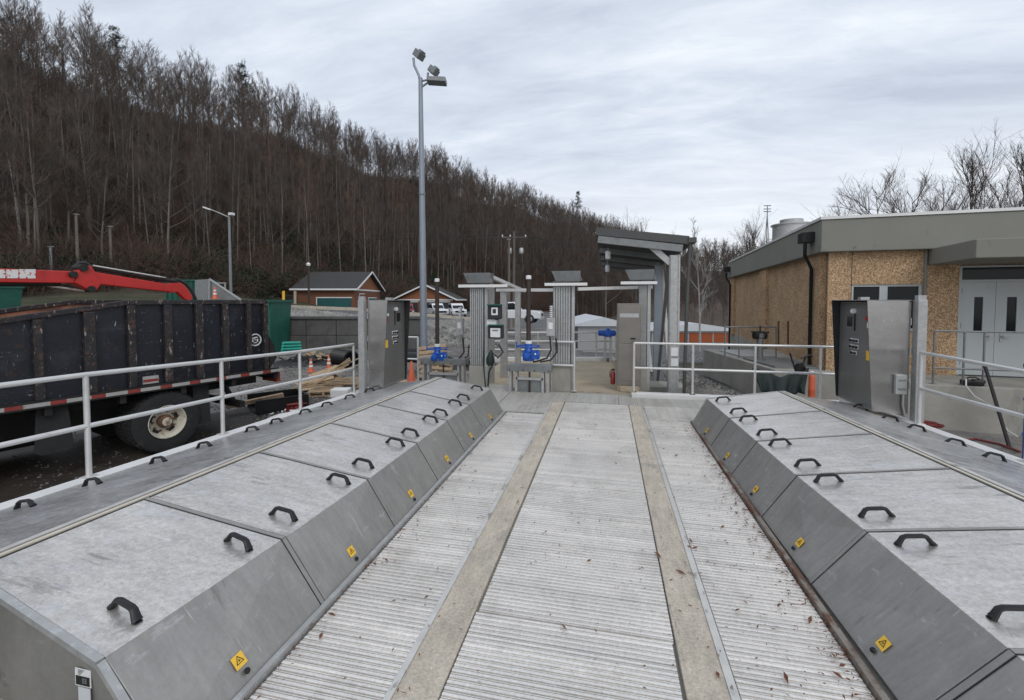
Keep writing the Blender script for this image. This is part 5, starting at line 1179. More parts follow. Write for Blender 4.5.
# ------------------------------------------------------------ houses
def gable_house(label, L0, L1, D0, D1, zb, ze, zp, axis, wallm, doors, group=None, over=.6):
    """axis 'L': ridge runs sideways; 'D': ridge runs away, gable faces the camera"""
    h = thing('garage_building', label, 'building', LD((L0+L1)/2, D0, zb), 'brown garages with dark roofs at the hill foot')
    ld_box(MB(), L0, L1, D0, D1, zb, ze-.02).build('wall', M[wallm], h)
    o = over
    if axis == 'L':
        Dm_ = (D0+D1)/2; rf = MB()
        rf.add([LD(L0-o,D0-o,ze),LD(L1+o,D0-o,ze),LD(L1+o,Dm_,zp),LD(L0-o,Dm_,zp),LD(L0-o,D1+o,ze),LD(L1+o,D1+o,ze),
                LD(L0-o,D0-o,ze-.15),LD(L1+o,D0-o,ze-.15),LD(L1+o,Dm_,zp-.15),LD(L0-o,Dm_,zp-.15),LD(L0-o,D1+o,ze-.15),LD(L1+o,D1+o,ze-.15)],
               [(0,1,2,3),(3,2,5,4),(7,6,9,8),(8,9,10,11),(0,6,7,1),(4,5,11,10),(1,7,8,2),(2,8,11,5),(0,3,9,6),(3,4,10,9)])
        rf.build('roof', M['shingle'], h)
        MB().prism([LD(L1-.01,D0,ze),LD(L1-.01,D1,ze),LD(L1-.01,Dm_,zp-.25)], Rt*-.1).build('gable', M['orangewall'], h)
        tr = MB()
        for a, b in ((LD(L1+o+.02,D0-o,ze-.06),LD(L1+o+.02,Dm_,zp-.06)),(LD(L1+o+.02,D1+o,ze-.06),LD(L1+o+.02,Dm_,zp-.06)),(LD(L1+.03,D0,ze-.08),LD(L1+.03,D1,ze-.08)),(LD(L0-o,D0-o-.02,ze-.07),LD(L1+o,D0-o-.02,ze-.07))): tr.bar(a, b, .08, .20)
        tr.build('white_trim', M['white'], h)
    else:
        Lm = (L0+L1)/2; rf = MB()
        rf.add([LD(L0-o,D0-o,ze),LD(Lm,D0-o,zp),LD(L1+o,D0-o,ze),LD(L0-o,D1+o,ze),LD(Lm,D1+o,zp),LD(L1+o,D1+o,ze),
                LD(L0-o,D0-o,ze-.15),LD(Lm,D0-o,zp-.15),LD(L1+o,D0-o,ze-.15),LD(L0-o,D1+o,ze-.15),LD(Lm,D1+o,zp-.15),LD(L1+o,D1+o,ze-.15)],
               [(0,1,4,3),(1,2,5,4),(6,9,10,7),(7,10,11,8),(0,6,7,1),(1,7,8,2),(3,4,10,9),(4,5,11,10),(0,3,9,6),(2,8,11,5)])
        rf.build('roof', M['shingle'], h)
        MB().prism([LD(L0,D0-.01,ze),LD(L1,D0-.01,ze),LD(Lm,D0-.01,zp-.3)], Fh*.1).build('gable', M['orangewall'], h)
        tr = MB()
        for a, b in ((LD(L0-o,D0-o-.03,ze-.07),LD(Lm,D0-o-.03,zp-.07)),(LD(L1+o,D0-o-.03,ze-.07),LD(Lm,D0-o-.03,zp-.07)),(LD(L0,D0-.05,ze-.08),LD(L1,D0-.05,ze-.08)),(LD(L1+o+.02,D0-o,ze-.07),LD(L1+o+.02,D1+o,ze-.07))): tr.bar(a, b, .08, .22)
        tr.build('white_trim', M['white'], h)
    for (side, a, b, z0, z1, mm, nm) in doors:
        if side == 'F': m1 = ld_box(MB(), a, b, D0-.06, D0+.02, z0, z1); m2 = ld_box(ld_box(MB(), a-.12, b+.12, D0-.045, D0-.0, z1+.003, z1+.12), a-.12, a-.003, D0-.045, D0, z0, z1)
        else: m1 = ld_box(MB(), L1-.02, L1+.06, a, b, z0, z1); m2 = ld_box(ld_box(MB(), L1, L1+.045, a-.12, b+.12, z1+.003, z1+.12), L1, L1+.045, a-.12, a-.003, z0, z1)
        d = m1.build(nm, M[mm], h); m2.build('frame', M['white'], d)
    return h
M['orangewall'] = mat('warm_gable_boards', (.26,.10,.042), .75, 0, .12, 1)
h1b = .3
gable_house('brown garage with teal doors and white gable trim, left of the two', -27.2, -19.9, 55.6, 66.4, h1b, 3.25, 5.75, 'L', 'siding',
    [('F',-24.6,-20.3,h1b,2.1,'gdoor','garage_bay_panel'),('R',57.5,59.3,h1b,2.6,'siding','door'),('R',61,64.5,h1b,2.1,'gdoor','garage_bay_panel')])
gable_house('brown garage with low gable and parked cars before it, right of the two', -18.2, -9.4, 70, 84, -.8, 1.95, 4.35, 'D', 'siding',
    [('F',-17.6,-15.0,-.5,1.5,'inside','garage_bay_panel'),('F',-14.4,-12.4,-.5,1.5,'inside','garage_bay_panel'),('F',-12.0,-9.9,-.5,1.5,'inside','garage_bay_panel')], over=.7)  # open bays: near-black panels with the shade inside put into their colour
def shed(label, u0, u1, vt, ve, vb, D, nd, u_door0):
    L0, L1 = (u0-512)/440*D, (u1-512)/440*D; z = lambda v: 1.85-(v-300)/440*D
    h = thing('storage_building', label, 'building', LD((L0+L1)/2, D, z(vb)), 'low white-roofed storage buildings in the valley')
    ld_box(MB(), L0, L1, D, D+14, z(vb)-1, z(ve)-.02).build('wall', M['galv'], h)
    MB().prism([LD(L0-.5,D-.6,z(ve)),LD(L1+.5,D-.6,z(ve)),LD(L1+.5,D-.6,z(ve)+.25),LD((L0+L1)/2,D-.6,z(vt)),LD(L0-.5,D-.6,z(ve)+.25)], Fh*15).build('roof', M['roofwhite'], h)
    if nd:
        w = (L1-.3-(u_door0-512)/440*D)/nd
        for k in range(nd):
            a = (u_door0-512)/440*D+k*w; d = ld_box(MB(), a+.15, a+w-.15, D-.08, D-.02, z(vb), z(ve)-.35); do = d.build('shutter_door', M['orangedoor'], h)
            sl_ = MB()
            for j in range(6): zz = z(vb)+(z(ve)-.35-z(vb))*(j+.5)/6; ld_box(sl_, a+.17, a+w-.17, D-.10, D-.085, zz, zz+.05)
            sl_.build('slats', M['orangedoor'], do)
    return h
shed('white-roofed storage building with a row of orange shutter doors', 652, 740, 323, 331, 342.5, 84, 6, 664)
shed('white-roofed grey building beyond the far walkway rail', 578, 628, 317, 326, 352, 60, 0, 0)
# ------------------------------------------------------------ vehicles
def wheelset(t, P_, xs, ys, r, m='rubber'):
    for x in xs:
        for y, s in ys:
            c = P_(x, y, r); ax = (P_(0, 1, 0)-P_(0, 0, 0)).normalized()*s
            w = MB()._lathe([(r*.6,-.0),(r*.97,.0),(r,.04),(r,.2),(r*.9,.22)], c, -ax, 20).build('wheel', M['rubber'], t, smooth=True)
            MB()._lathe([(r*.6,0),(r*.55,.04),(r*.15,.03),(.01,.02)], c, -ax, 14).build('rim', M['galv'], w, smooth=True)
def vehicle(name, label, cat, c, e, body, kind, group):
    """e = forward direction; origin at the ground under the rear bumper's left corner"""
    e = Vector(e).normalized(); n = V(-e.y, e.x, 0); P_ = lambda x, y, z: c+e*x+n*y+V(0,0,z)
    t = thing(name, label, cat, c, group)
    Wd = 1.9
    if kind == 'pickup':
        Lg = 5.7; low = [(0,.45),(0,1.12),(2.0,1.14),(4.0,1.16),(5.45,1.08),(5.7,.92),(5.7,.42)]
        cab = [(1.95,1.14),(2.15,1.80),(3.35,1.86),(4.15,1.16)]; glass = [(2.12,1.2),(2.25,1.70),(3.32,1.76),(3.95,1.2)]
        wx = (1.15, 4.75); r = .40
    else:
        Lg = 4.6; low = [(0,.4),(0,1.0),(.1,1.08),(3.5,1.08),(4.45,.98),(4.6,.8),(4.6,.35)]
        cab = [(.05,1.08),(.25,1.75),(2.5,1.80),(3.45,1.08)]; glass = [(.3,1.15),(.4,1.62),(2.45,1.68),(3.25,1.15)]
        wx = (.9, 3.65); r = .37
    def pr_(poly, y0, y1, m, nm, inset=0, bev=.06, par=t):
        return MB().prism([P_(x, y0, z) for x, z in poly], n*(y1-y0)).build(nm, M[m], par, bevel=bev)
    pr_(low, 0, Wd, body, 'body'); pr_(cab, .14, Wd-.14, body, 'cab')
    for y0, y1 in ((.125,.139),(Wd-.139,Wd-.125)): pr_(glass, y0, y1, 'glassdark', 'side_window', bev=0)
    x0, z0 = cab[3]; x1, z1 = cab[2]
    MB().add([P_(x0-.02,.24,z0+.08),P_(x0-.02,Wd-.24,z0+.08),P_(x1+.06,Wd-.26,z1-.08),P_(x1+.06,.26,z1-.08)], [(0,1,2,3)]).build('windscreen', M['glassdark'], t)
    x0, z0 = cab[0]; x1, z1 = cab[1]
    MB().add([P_(x0-.012,.24,z0+.08),P_(x0-.012,Wd-.24,z0+.08),P_(x1-.035,Wd-.26,z1-.08),P_(x1-.035,.26,z1-.08)], [(3,2,1,0)]).build('rear_window', M['glassdark'], t)
    MB().hexa([P_(Lg,.35,.6),P_(Lg+.02,.35,.6),P_(Lg+.02,Wd-.35,.6),P_(Lg,Wd-.35,.6),P_(Lg,.35,.86),P_(Lg+.02,.35,.86),P_(Lg+.02,Wd-.35,.86),P_(Lg,Wd-.35,.86)]).build('grille', M['black'], t)
    for y in (.05, Wd-.33): MB().hexa([P_(Lg-.02,y,.68),P_(Lg+.025,y,.68),P_(Lg+.025,y+.28,.68),P_(Lg-.02,y+.28,.68),P_(Lg-.02,y,.84),P_(Lg+.025,y,.84),P_(Lg+.025,y+.28,.84),P_(Lg-.02,y+.28,.84)]).build('headlight', M['alu'], t)
    for y in (.02, Wd-.18): MB().hexa([P_(-.02,y,.7),P_(.0,y,.7),P_(.0,y+.16,.7),P_(-.02,y+.16,.7),P_(-.02,y,.98),P_(.0,y,.98),P_(.0,y+.16,.98),P_(-.02,y+.16,.98)]).build('tail_light', M['reflr'], t)
    MB().hexa([P_(Lg-.1,.05,.36),P_(Lg+.08,.05,.36),P_(Lg+.08,Wd-.05,.36),P_(Lg-.1,Wd-.05,.36),P_(Lg-.1,.05,.55),P_(Lg+.08,.05,.55),P_(Lg+.08,Wd-.05,.55),P_(Lg-.1,Wd-.05,.55)]).build('bumper', M['galv'], t)
    if kind == 'pickup': MB().hexa([P_(.1,.15,1.13),P_(1.9,.15,1.13),P_(1.9,Wd-.15,1.13),P_(.1,Wd-.15,1.13),P_(.1,.15,1.162),P_(1.9,.15,1.18),P_(1.9,Wd-.15,1.18),P_(.1,Wd-.15,1.162)]).build('bed_cover', M['black'], t)
    for x in wx:
        MB()._lathe([(r*1.12,0),(r*1.12,.02),(.01,.02)], P_(x,-.005,r+.02), n, 20).build('wheel_arch', M['black'], t)
        MB()._lathe([(r*1.12,0),(r*1.12,.02),(.01,.02)], P_(x,Wd+.005,r+.02), -n, 20).build('wheel_arch', M['black'], t)
    wheelset(t, P_, wx, ((-.03,-1),(Wd+.03,1)), r)
def park(name, label, cat, u, D, e, body, kind, group, vb=None):
    L = (u-512)/440*D; z = 1.85-(vb-300)/440*D if vb else tz(L,D)
    vehicle(name, label, cat, LD(L,D,z), e, body, kind, group)
g_ = 'vehicles parked beyond the yard'
park('pickup_truck', 'white pickup truck parked between the grey posts beyond the yard', 'pickup', 476, 38.5, Rt*1+Fh*-.22, 'whitecar', 'pickup', g_)
park('parked_car', 'dark red sport utility car parked before the right garage', 'car', 400, 63, Rt*.25-Fh*1, 'redcar', 'suv', g_, 316)
park('pickup_truck', 'white pickup truck parked between the red car and the white car', 'pickup', 424, 64, Rt*.45-Fh*.9, 'whitecar', 'pickup', g_, 316)
park('parked_car', 'white car parked at the right end before the garage', 'car', 447, 62, Rt*.3-Fh*.95, 'whitecar', 'suv', g_, 316)
# ------------------------------------------------------------ guard rail along the raised road, bollards
a = LD((204-512)/440*46, 46, 1.85-2/440*46); b = LD((355-512)/440*46, 46, .95); c = LD((470-512)/440*46,46,.0)
t = thing('guard_rail', 'long pale kerb barrier along the raised road', 'barrier', b)
MB().bar(a-V(0,0,.15), b-V(0,0,.05), .2, .32).bar(b-V(0,0,.05), c-V(0,0,.1), .2, .3).build('barrier', M['strip'], t)
for u, v, d, m, lab in ((283.5,295,52,'yellow','yellow bollard beside the left garage'),(295,296,52,'tan','dull yellow bollard nearest the left garage wall')):
    c = W(u,301,d); tag(MB().tube([c-V(0,0,.5), W(u,291,d)], .16, 10).build('bollard', M[m], smooth=True, base=c-V(0,0,.5)), lab, 'bollard')
c = W(291,301,53); tag(MB().box(c-V(.7,.4,.4), c+V(.6,.4,.7)).build('dark_skid', M['chassis'], base=c, bevel=.08), 'dark machine between the two bollards', 'machine')
# ------------------------------------------------------------ street lamps, utility poles
def pole(name, label, cat, u, vt, vb, d, r, m, group=None, z0=None):
    c = W(u, vb, d); 
    if z0 is not None: c.z = z0
    t = thing(name, label, cat, c, group); top = W(u, vt, d)
    MB().tube([c, V(c.x,c.y,top.z)], [r, r*.75], 8).build('pole', M[m], t, smooth=True)
    return t, V(c.x,c.y,top.z)
t, p = pole('street_lamp', 'cobra-head street lamp with its arm reaching left before the hill', 'street lamp', 231, 215, 300, 45, .15, 'galvdark')
MB().tube([p-V(0,0,.3), p+Rt*-1.0+V(0,0,.15), p+Rt*-2.0+V(0,0,.55)], .06, 6).build('arm', M['galv'], t)
MB().obox(p+Rt*-2.2+V(0,0,.6), Rt*.35+V(0,0,-.12), Fh*.15, V(0,0,.07)).build('lamp_head', M['white'], t)
MB().box(p+V(.1,-.2,-.1), p+V(.5,.2,.15)).build('light_sensor', M['white'], t)
t, p = pole('street_lamp', 'short dark lamp post with a white globe beside the left garage', 'street lamp', 309, 265, 303, 50, .12, 'woodpipe')
MB().lathe([(.02,-.15),(.2,-.1),(.24,.1),(.1,.25),(.01,.27)], p, (0,0,1), 12).build('globe', M['white'], t, smooth=True)
for i, (u, vt, vb, d, lab) in enumerate(((78.5,215,285,42,'tall weathered wooden pole behind the boom knuckle'),(52,247,290,40,'short grey pole left of the boom knuckle'),(112,227,290,44,'thin grey pole right of the boom knuckle'),(509,240,331,44,'left wooden utility pole behind the gate towers'))):
    t, p = pole('wooden_pole', lab, 'pole', u, vt, vb, d, .14, 'bark' if i != 1 else 'galvdark', 'wooden poles before the hill')
    MB().box(p-V(.16,.16,0), p+V(.16,.16,.05)).build('cap', M['galv'], t)
t, p = pole('utility_pole', 'utility pole with two pale transformers behind the gate towers', 'utility pole', 514, 232, 331, 46, .16, 'bark')
MB().bar(p-Rt*1.3-V(0,0,.6), p+Rt*1.3-V(0,0,.6), .1, .12).build('cross_arm', M['bark'], t)
for s in (-.45, .75): MB().lathe([(.02,0),(.20,.02),(.22,.1),(.22,.5),(.15,.6),(.02,.62)], p+Rt*s-V(0,0,2.3), (0,0,1), 14).build('transformer', M['galv'], t, smooth=True)
for s in (-1.2, -.4, 1.2): MB().lathe([(.05,0),(.07,.08),(.04,.2)], p+Rt*s-V(0,0,.54), (0,0,1), 8).build('insulator', M['white'], t)
def wire(label, a, b, sag=.6, r=.025, m='cable'):
    pts = [lerp(a,b,k/14)-V(0,0,sag*4*(k/14)*(1-k/14)) for k in range(15)]
    tag(MB().tube(pts, r, 5).build('overhead_wire', M[m], base=a), label, 'wire', 'overhead wires')
wire('topmost overhead wire running right from the utility pole', p-Rt*1.2-V(0,0,.35), W(760,262,70), 1.0)
wire('second overhead wire running right from the utility pole', p+Rt*1.2-V(0,0,.35), W(762,268,70), 1.2)
wire('lower overhead wire running right below the transformers', p-V(0,0,3.2), W(765,282,70), .8)
wire('overhead wire running left from the pole past the lamp post', p-Rt*1.2-V(0,0,.35), W(-80,232,60), 1.0)
t, q = pole('radio_mast', 'thin lattice radio mast with antennas above the flat roof', 'mast', 766.5, 206, 252, 120, .16, 'galvdark')
m = MB()
for dz in (0,-.9,-1.6): m.bar(q-Rt*1.0+V(0,0,dz), q+Rt*1.0+V(0,0,dz), .14, .22)
m.build('antennas', M['galvdark'], t)
m = MB(); base_ = W(766.5,262,120)
for s in (-1,1): m.tube([V(base_.x,base_.y,base_.z)+Rt*s*1.0, q-V(0,0,2)], .09, 5)
m.build('legs', M['galvdark'], t)
#@@PART4
# ------------------------------------------------------------ trees
class Arr:
    def __init__(s): s.v = []; s.f = []; s.n = 0
    def tube(s, pts, rad, k):
        pts = np.asarray(pts); m = len(pts); d = np.gradient(pts, axis=0); d /= np.linalg.norm(d, axis=1)[:,None]+1e-9
        ref = np.array([0,0,1.]) if abs(d[0,2]) < .85 else np.array([1.,0,0]); a = np.cross(d, ref); a /= np.linalg.norm(a, axis=1)[:,None]+1e-9; b = np.cross(d, a)
        an = np.arange(k)*2*np.pi/k; rad = np.asarray(rad)
        v = pts[:,None]+rad[:,None,None]*(np.cos(an)[None,:,None]*a[:,None]+np.sin(an)[None,:,None]*b[:,None])
        i = np.arange(m-1)[:,None]*k; j = np.arange(k)[None]; jn = (j+1) % k
        f = np.stack([i+j, i+jn, i+k+jn, i+k+j], -1).reshape(-1,4)+s.n
        s.v.append(v.reshape(-1,3)); s.f.append(f); s.n += m*k
    def mesh(s, name, m):
        v = np.concatenate(s.v); f = np.concatenate(s.f); me = bpy.data.meshes.new(name)
        me.vertices.add(len(v)); me.vertices.foreach_set('co', v.reshape(-1))
        q = f.shape[1]; me.loops.add(f.size); me.loops.foreach_set('vertex_index', f.reshape(-1).astype(np.int32))
        me.polygons.add(len(f)); me.polygons.foreach_set('loop_start', np.arange(0,f.size,q,dtype=np.int32)); me.polygons.foreach_set('loop_total', np.full(len(f),q,dtype=np.int32))
        me.update(calc_edges=True); me.materials.append(m); return me
def path(r, p, d, L, n, wig, lift):
    pts = [p]; d = d/np.linalg.norm(d)
    for k in range(n):
        d = d+r.normal(0, wig, 3)+np.array([0,0,lift]); d /= np.linalg.norm(d); p = p+d*L/n; pts.append(p)
    return np.array(pts), d
def bare_tree(seed, H, first=.45, spread=.3, n1=16, n2=6, n3=4, n4=0, r0=None, lean=0, up=.9, tw=.013, trunkm='bark', twigm='twig', lift=.10, name='bare_tree'):
    r = np.random.default_rng(seed); T_, C_ = Arr(), Arr(); r0 = r0 or H*.0085
    tp, _ = path(r, np.zeros(3), np.array([lean,0,1.]), H, 10, .018, .02)
    rad = r0*(1-np.linspace(0,1,11)**1.1*.9); rad[0] *= 1.25; T_.tube(tp, rad, 7)
    for i in range(n1):
        t = first+(1-first)*(i+r.random())/n1*.98; k = min(int(t*10), 9); p = tp[k]+(tp[k+1]-tp[k])*(t*10-k)
        a = r.uniform(0, 2*np.pi)+i*2.4; q = (t-first)/(1-first)
        el = np.radians(r.uniform(25,50)+30*q)*up
        d = np.array([np.cos(a)*np.cos(el), np.sin(a)*np.cos(el), np.sin(el)]); L1 = H*spread*(1-.62*q)*r.uniform(.7,1.25); R1 = max(r0*(1-t)*.75, .028)
        b1, _ = path(r, p, d, L1, 6, .10, lift); C_.tube(b1, R1*np.linspace(1,.3,7), 4)
        for j in range(n2):
            t2 = .25+.75*(j+r.random())/n2; k2 = min(int(t2*6), 5); p2 = b1[k2]+(b1[k2+1]-b1[k2])*(t2*6-k2)
            d2 = (b1[k2+1]-b1[k2]); d2 = d2/np.linalg.norm(d2)+r.normal(0,.42,3)+np.array([0,0,.22]); L2 = L1*(.58-.22*t2)*r.uniform(.7,1.3)
            b2, _ = path(r, p2, d2, L2, 4, .11, lift*.8); C_.tube(b2, max(R1*.42,.018)*np.linspace(1,.35,5), 3)
            for l in range(n3):
                t3 = .2+.8*(l+r.random())/n3; k3 = min(int(t3*4), 3); p3 = b2[k3]+(b2[k3+1]-b2[k3])*(t3*4-k3)
                d3 = (b2[k3+1]-b2[k3]); d3 = d3/np.linalg.norm(d3)+r.normal(0,.40,3)+np.array([0,0,.22]); L3 = L2*.62*r.uniform(.6,1.3)
                b3, _ = path(r, p3, d3, L3, 2, .12, .1); C_.tube(b3, tw*np.array([1,.75,.35]), 3)
                for m_ in range(n4):
                    t4 = r.uniform(.2,.95); p4 = b3[0]+(b3[2]-b3[0])*t4
                    d4 = (b3[2]-b3[0]); d4 = d4/np.linalg.norm(d4)+r.normal(0,.38,3)+np.array([0,0,.1]); b4, _ = path(r, p4, d4, L3*.6*r.uniform(.5,1.2), 2, .2, .05); C_.tube(b4, tw*.65*np.array([1,.7,.35]), 3)
    return T_.mesh('trunk', M[trunkm]), C_.mesh('crown', M[twigm])
def mobj(name, me, parent=None):
    o = bpy.data.objects.new(name, me); COL.objects.link(o); o.parent = parent; return o
def place_tree(name, meshes, loc, s, rz, label, cat, group, sz=None, tilt=0):
    t = thing(name, label, cat, loc, group, rz); t.scale = (s, s, sz or s); t.rotation_euler = (tilt, 0, rz)
    mobj('trunk', meshes[0], t); mobj('crown', meshes[1], t); return t
protos = [bare_tree(10+k, 20, first=[.42,.34,.48,.38,.28,.42,.5,.36][k], spread=[.20,.25,.18,.22,.27,.2,.17,.24][k], n1=[17,19,16,18,20,17,16,18][k], n2=7, n3=5, r0=[.15,.17,.13,.14,.18,.13,.12,.15][k], tw=.017, twigm='twigred' if k in (2,5) else 'twig') for k in range(8)]
spots = []
A_dir = np.array([.689,1.])/1.214; Nn = np.array([-1,.689])/1.214
r = np.random.default_rng(5)
for s in np.arange(60, 126, 2.9):
    for a in np.arange(-120, 330, 3.1):
        ss = s+r.uniform(-1.6,1.6); aa = a+r.uniform(-1.8,1.8); p = Nn*ss+A_dir*aa; L, D = p
        if D < 12 or L < -1.45*D-6 or L > .75*D: continue
        if D > 330: continue
        if r.random() < .12+.25*(D > 160): continue
        spots.append((L, D, r.uniform(.55,.86)*(1 if s < 112 else .92), r.uniform(0,6.28), r.integers(8)))
for D in np.arange(112, 262, 5.0):
    for L in np.arange(-.05*D, .62*D, 4.2):
        LL, DD = L+r.uniform(-2.5,2.5), D+r.uniform(-2.5,2.5); s_ = (-LL+.689*DD)/1.214
        if s_ > 59 or LL/DD < .10 or (DD < 110 and LL/DD < .3): continue
        spots.append((LL, DD, r.uniform(.55,.95)*(.9), r.uniform(0,6.28), r.integers(8)))
def vis(L, D): return -1.22*D < L < 1.22*D
spots.sort(key=lambda q: -q[2]/math.hypot(q[0],q[1])*(1 if vis(q[0],q[1]) else .01))
for L, D, s, rz, k in spots[:300]:
    k = int(k); place_tree('bare_tree', protos[k], LD(L,D,tz(L,D)-.3), s, rz, 'one of the bare grey trees crowding the steep wooded hillside', 'tree', 'bare trees on the wooded hillside')
rest = spots[300:]
print('trees', len(spots), len(rest))
def scatter(name, label, cat, protos_objs, pts, idx, rot, scl):
    """one object; geometry nodes instance the prototypes on its vertices"""
    me = bpy.data.meshes.new(name); me.from_pydata([tuple(p) for p in pts], [], [])
    for nm, ty, data in (('pidx','INT',idx),('prot','FLOAT',rot),('pscl','FLOAT',scl)):
        a = me.attributes.new(nm, ty, 'POINT'); a.data.foreach_set('value', np.asarray(data, dtype=np.int32 if ty == 'INT' else np.float32))
    o = bpy.data.objects.new(name, me); COL.objects.link(o); tag(o, label, cat, kind='stuff')
    ng = bpy.data.node_groups.new(name, 'GeometryNodeTree'); N = ng.nodes; Lk = ng.links
    ng.interface.new_socket('Geometry', in_out='INPUT', socket_type='NodeSocketGeometry'); ng.interface.new_socket('Geometry', in_out='OUTPUT', socket_type='NodeSocketGeometry')
    gi = N.new('NodeGroupInput'); go = N.new('NodeGroupOutput'); jj = N.new('GeometryNodeJoinGeometry')
    for parts in protos_objs:
        j = N.new('GeometryNodeJoinGeometry')
        for ob in parts:
            oi = N.new('GeometryNodeObjectInfo'); oi.inputs[0].default_value = ob; oi.transform_space = 'ORIGINAL'; Lk.new(oi.outputs['Geometry'], j.inputs[0])
        g2 = N.new('GeometryNodeGeometryToInstance'); Lk.new(j.outputs[0], g2.inputs[0]); Lk.new(g2.outputs[0], jj.inputs[0])
    def att(nm, ty):
        a = N.new('GeometryNodeInputNamedAttribute'); a.data_type = ty; a.inputs['Name'].default_value = nm; return a.outputs[0]
    ip = N.new('GeometryNodeInstanceOnPoints'); Lk.new(gi.outputs[0], ip.inputs['Points']); Lk.new(jj.outputs[0], ip.inputs['Instance']); ip.inputs['Pick Instance'].default_value = True
    Lk.new(att('pidx','INT'), ip.inputs['Instance Index'])
    cx_ = N.new('ShaderNodeCombineXYZ'); Lk.new(att('prot','FLOAT'), cx_.inputs[2]); Lk.new(cx_.outputs[0], ip.inputs['Rotation'])
    Lk.new(att('pscl','FLOAT'), ip.inputs['Scale']); Lk.new(ip.outputs[0], go.inputs[0])
    md = o.modifiers.new('gn', 'NODES'); md.node_group = ng; return o
# one object per prototype kind, found among the placed trees
first = {}
for o in bpy.data.objects:
    if o.name.startswith('bare_tree') and o.children:
        for i, pm in enumerate(protos):
            if o.children[0].data == pm[0] or o.children[0].data == pm[1]: first.setdefault(i, list(o.children))
pro = [first[i] for i in sorted(first)]
scatter('woodland', 'the rest of the bare woodland covering the hills', 'woodland', pro, [LD(q[0],q[1],tz(q[0],q[1])-.3) for q in rest], [int(q[4]) % len(pro) for q in rest], [q[3] for q in rest], [q[2] for q in rest])
# undergrowth -----------------------------------------------------
def brush(seed, m, h=2.4, n=70):
    r = np.random.default_rng(seed); C_ = Arr()
    for i in range(n):
        a = r.uniform(0,6.28); el = r.uniform(.35,1.4); d = np.array([np.cos(a)*np.cos(el),np.sin(a)*np.cos(el),np.sin(el)])
        b, dd = path(r, np.array([r.normal(0,.5),r.normal(0,.5),0]), d, h*r.uniform(.5,1.1), 4, .18, .03); C_.tube(b, .016*np.linspace(1,.4,5), 3)
        for j in range(4):
            k = r.integers(1,4); b2, _ = path(r, b[k], b[k+1]-b[k]+r.normal(0,.4,3), h*.3*r.uniform(.5,1.2), 2, .2, .02); C_.tube(b2, .010*np.array([1,.7,.4]), 3)
    return C_.mesh('brush', M[m])
def leafy(seed, m, n=900, R=1.6, H=2.2, ls=.13):
    r = np.random.default_rng(seed); cl = r.normal(0,1,(14,3))*np.array([R*.5,R*.5,H*.25])+np.array([0,0,H*.5]); A = Arr(); vs = []; 
    for i in range(n):
        c = cl[r.integers(14)]+r.normal(0,1,3)*np.array([.35,.35,.28]); c[2] = max(c[2], .05)
        u = r.normal(0,1,3); u /= np.linalg.norm(u); w = np.cross(u, r.normal(0,1,3)); w /= np.linalg.norm(w)
        vs += [c-u*ls, c-w*ls*.35, c+u*ls, c+w*ls*.35]
    A.v = [np.array(vs)]; A.f = [np.arange(n*4).reshape(-1,4)]; A.n = n*4
    return A.mesh('foliage', M[m])
bm_ = [brush(1,'twigred'), brush(2,'twig',1.8), brush(3,'twigred',3.2,60)]
lm_ = [leafy(4,'leafgreen'), leafy(5,'leafgreen',700,1.2,1.6)]
bobs = []
for k, me in enumerate(bm_):
    D = 44+3*k; L = -1.02*D+k*6; o = mobj('shrub', me); o.location = LD(L,D,tz(L,D)-.1); tag(o, ['bare reddish shrub at the left foot of the hill','bare grey shrub at the left foot of the hill','tall bare reddish shrub at the left foot of the hill'][k], 'shrub'); bobs.append([o])
lobs = []
for k, me in enumerate(lm_):
    u = (150,262)[k]; o = mobj('evergreen_shrub', me); D = 60-6*k; L = (u-512)/440*D; o.location = LD(L,D,tz(L,D)-.1); tag(o, ['dark evergreen shrub on the hill foot above the boom','dark evergreen shrub beyond the street lamp'][k], 'shrub'); lobs.append([o])
r = np.random.default_rng(12); pp_, ii, ro, sc = [], [], [], []
while len(pp_) < 4200:
    s = 56+r.random()**1.4*62; a = r.uniform(-120,260); p = Nn*s+A_dir*a; L, D = p
    if D < 10 or L < -1.4*D or L > .5*D: continue
    pp_.append(LD(L,D,tz(L,D)-.15)); ii.append(int(r.integers(3))); ro.append(r.uniform(0,6.28)); sc.append(r.uniform(.7,1.9))
scatter('undergrowth', 'bare reddish brush filling the woodland floor', 'undergrowth', bobs, pp_, ii, ro, sc)
pp_, ii, ro, sc = [], [], [], []
while len(pp_) < 900:
    s = 57+abs(r.normal(0,7)); a = r.uniform(-70,120); p = Nn*s+A_dir*a; L, D = p
    if D < 10 or L < -1.2*D or L > -.1*D: continue
    dens = .25+.75*math.exp(-((L/D+.62)/.28)**2)
    if r.random() > dens: continue
    pp_.append(LD(L,D,tz(L,D)-.15)); ii.append(int(r.integers(2))); ro.append(r.uniform(0,6.28)); sc.append(r.uniform(.5,1.25))
scatter('evergreen_thicket', 'dark evergreen thicket low on the hill', 'thicket', lobs, pp_, ii, ro, sc)
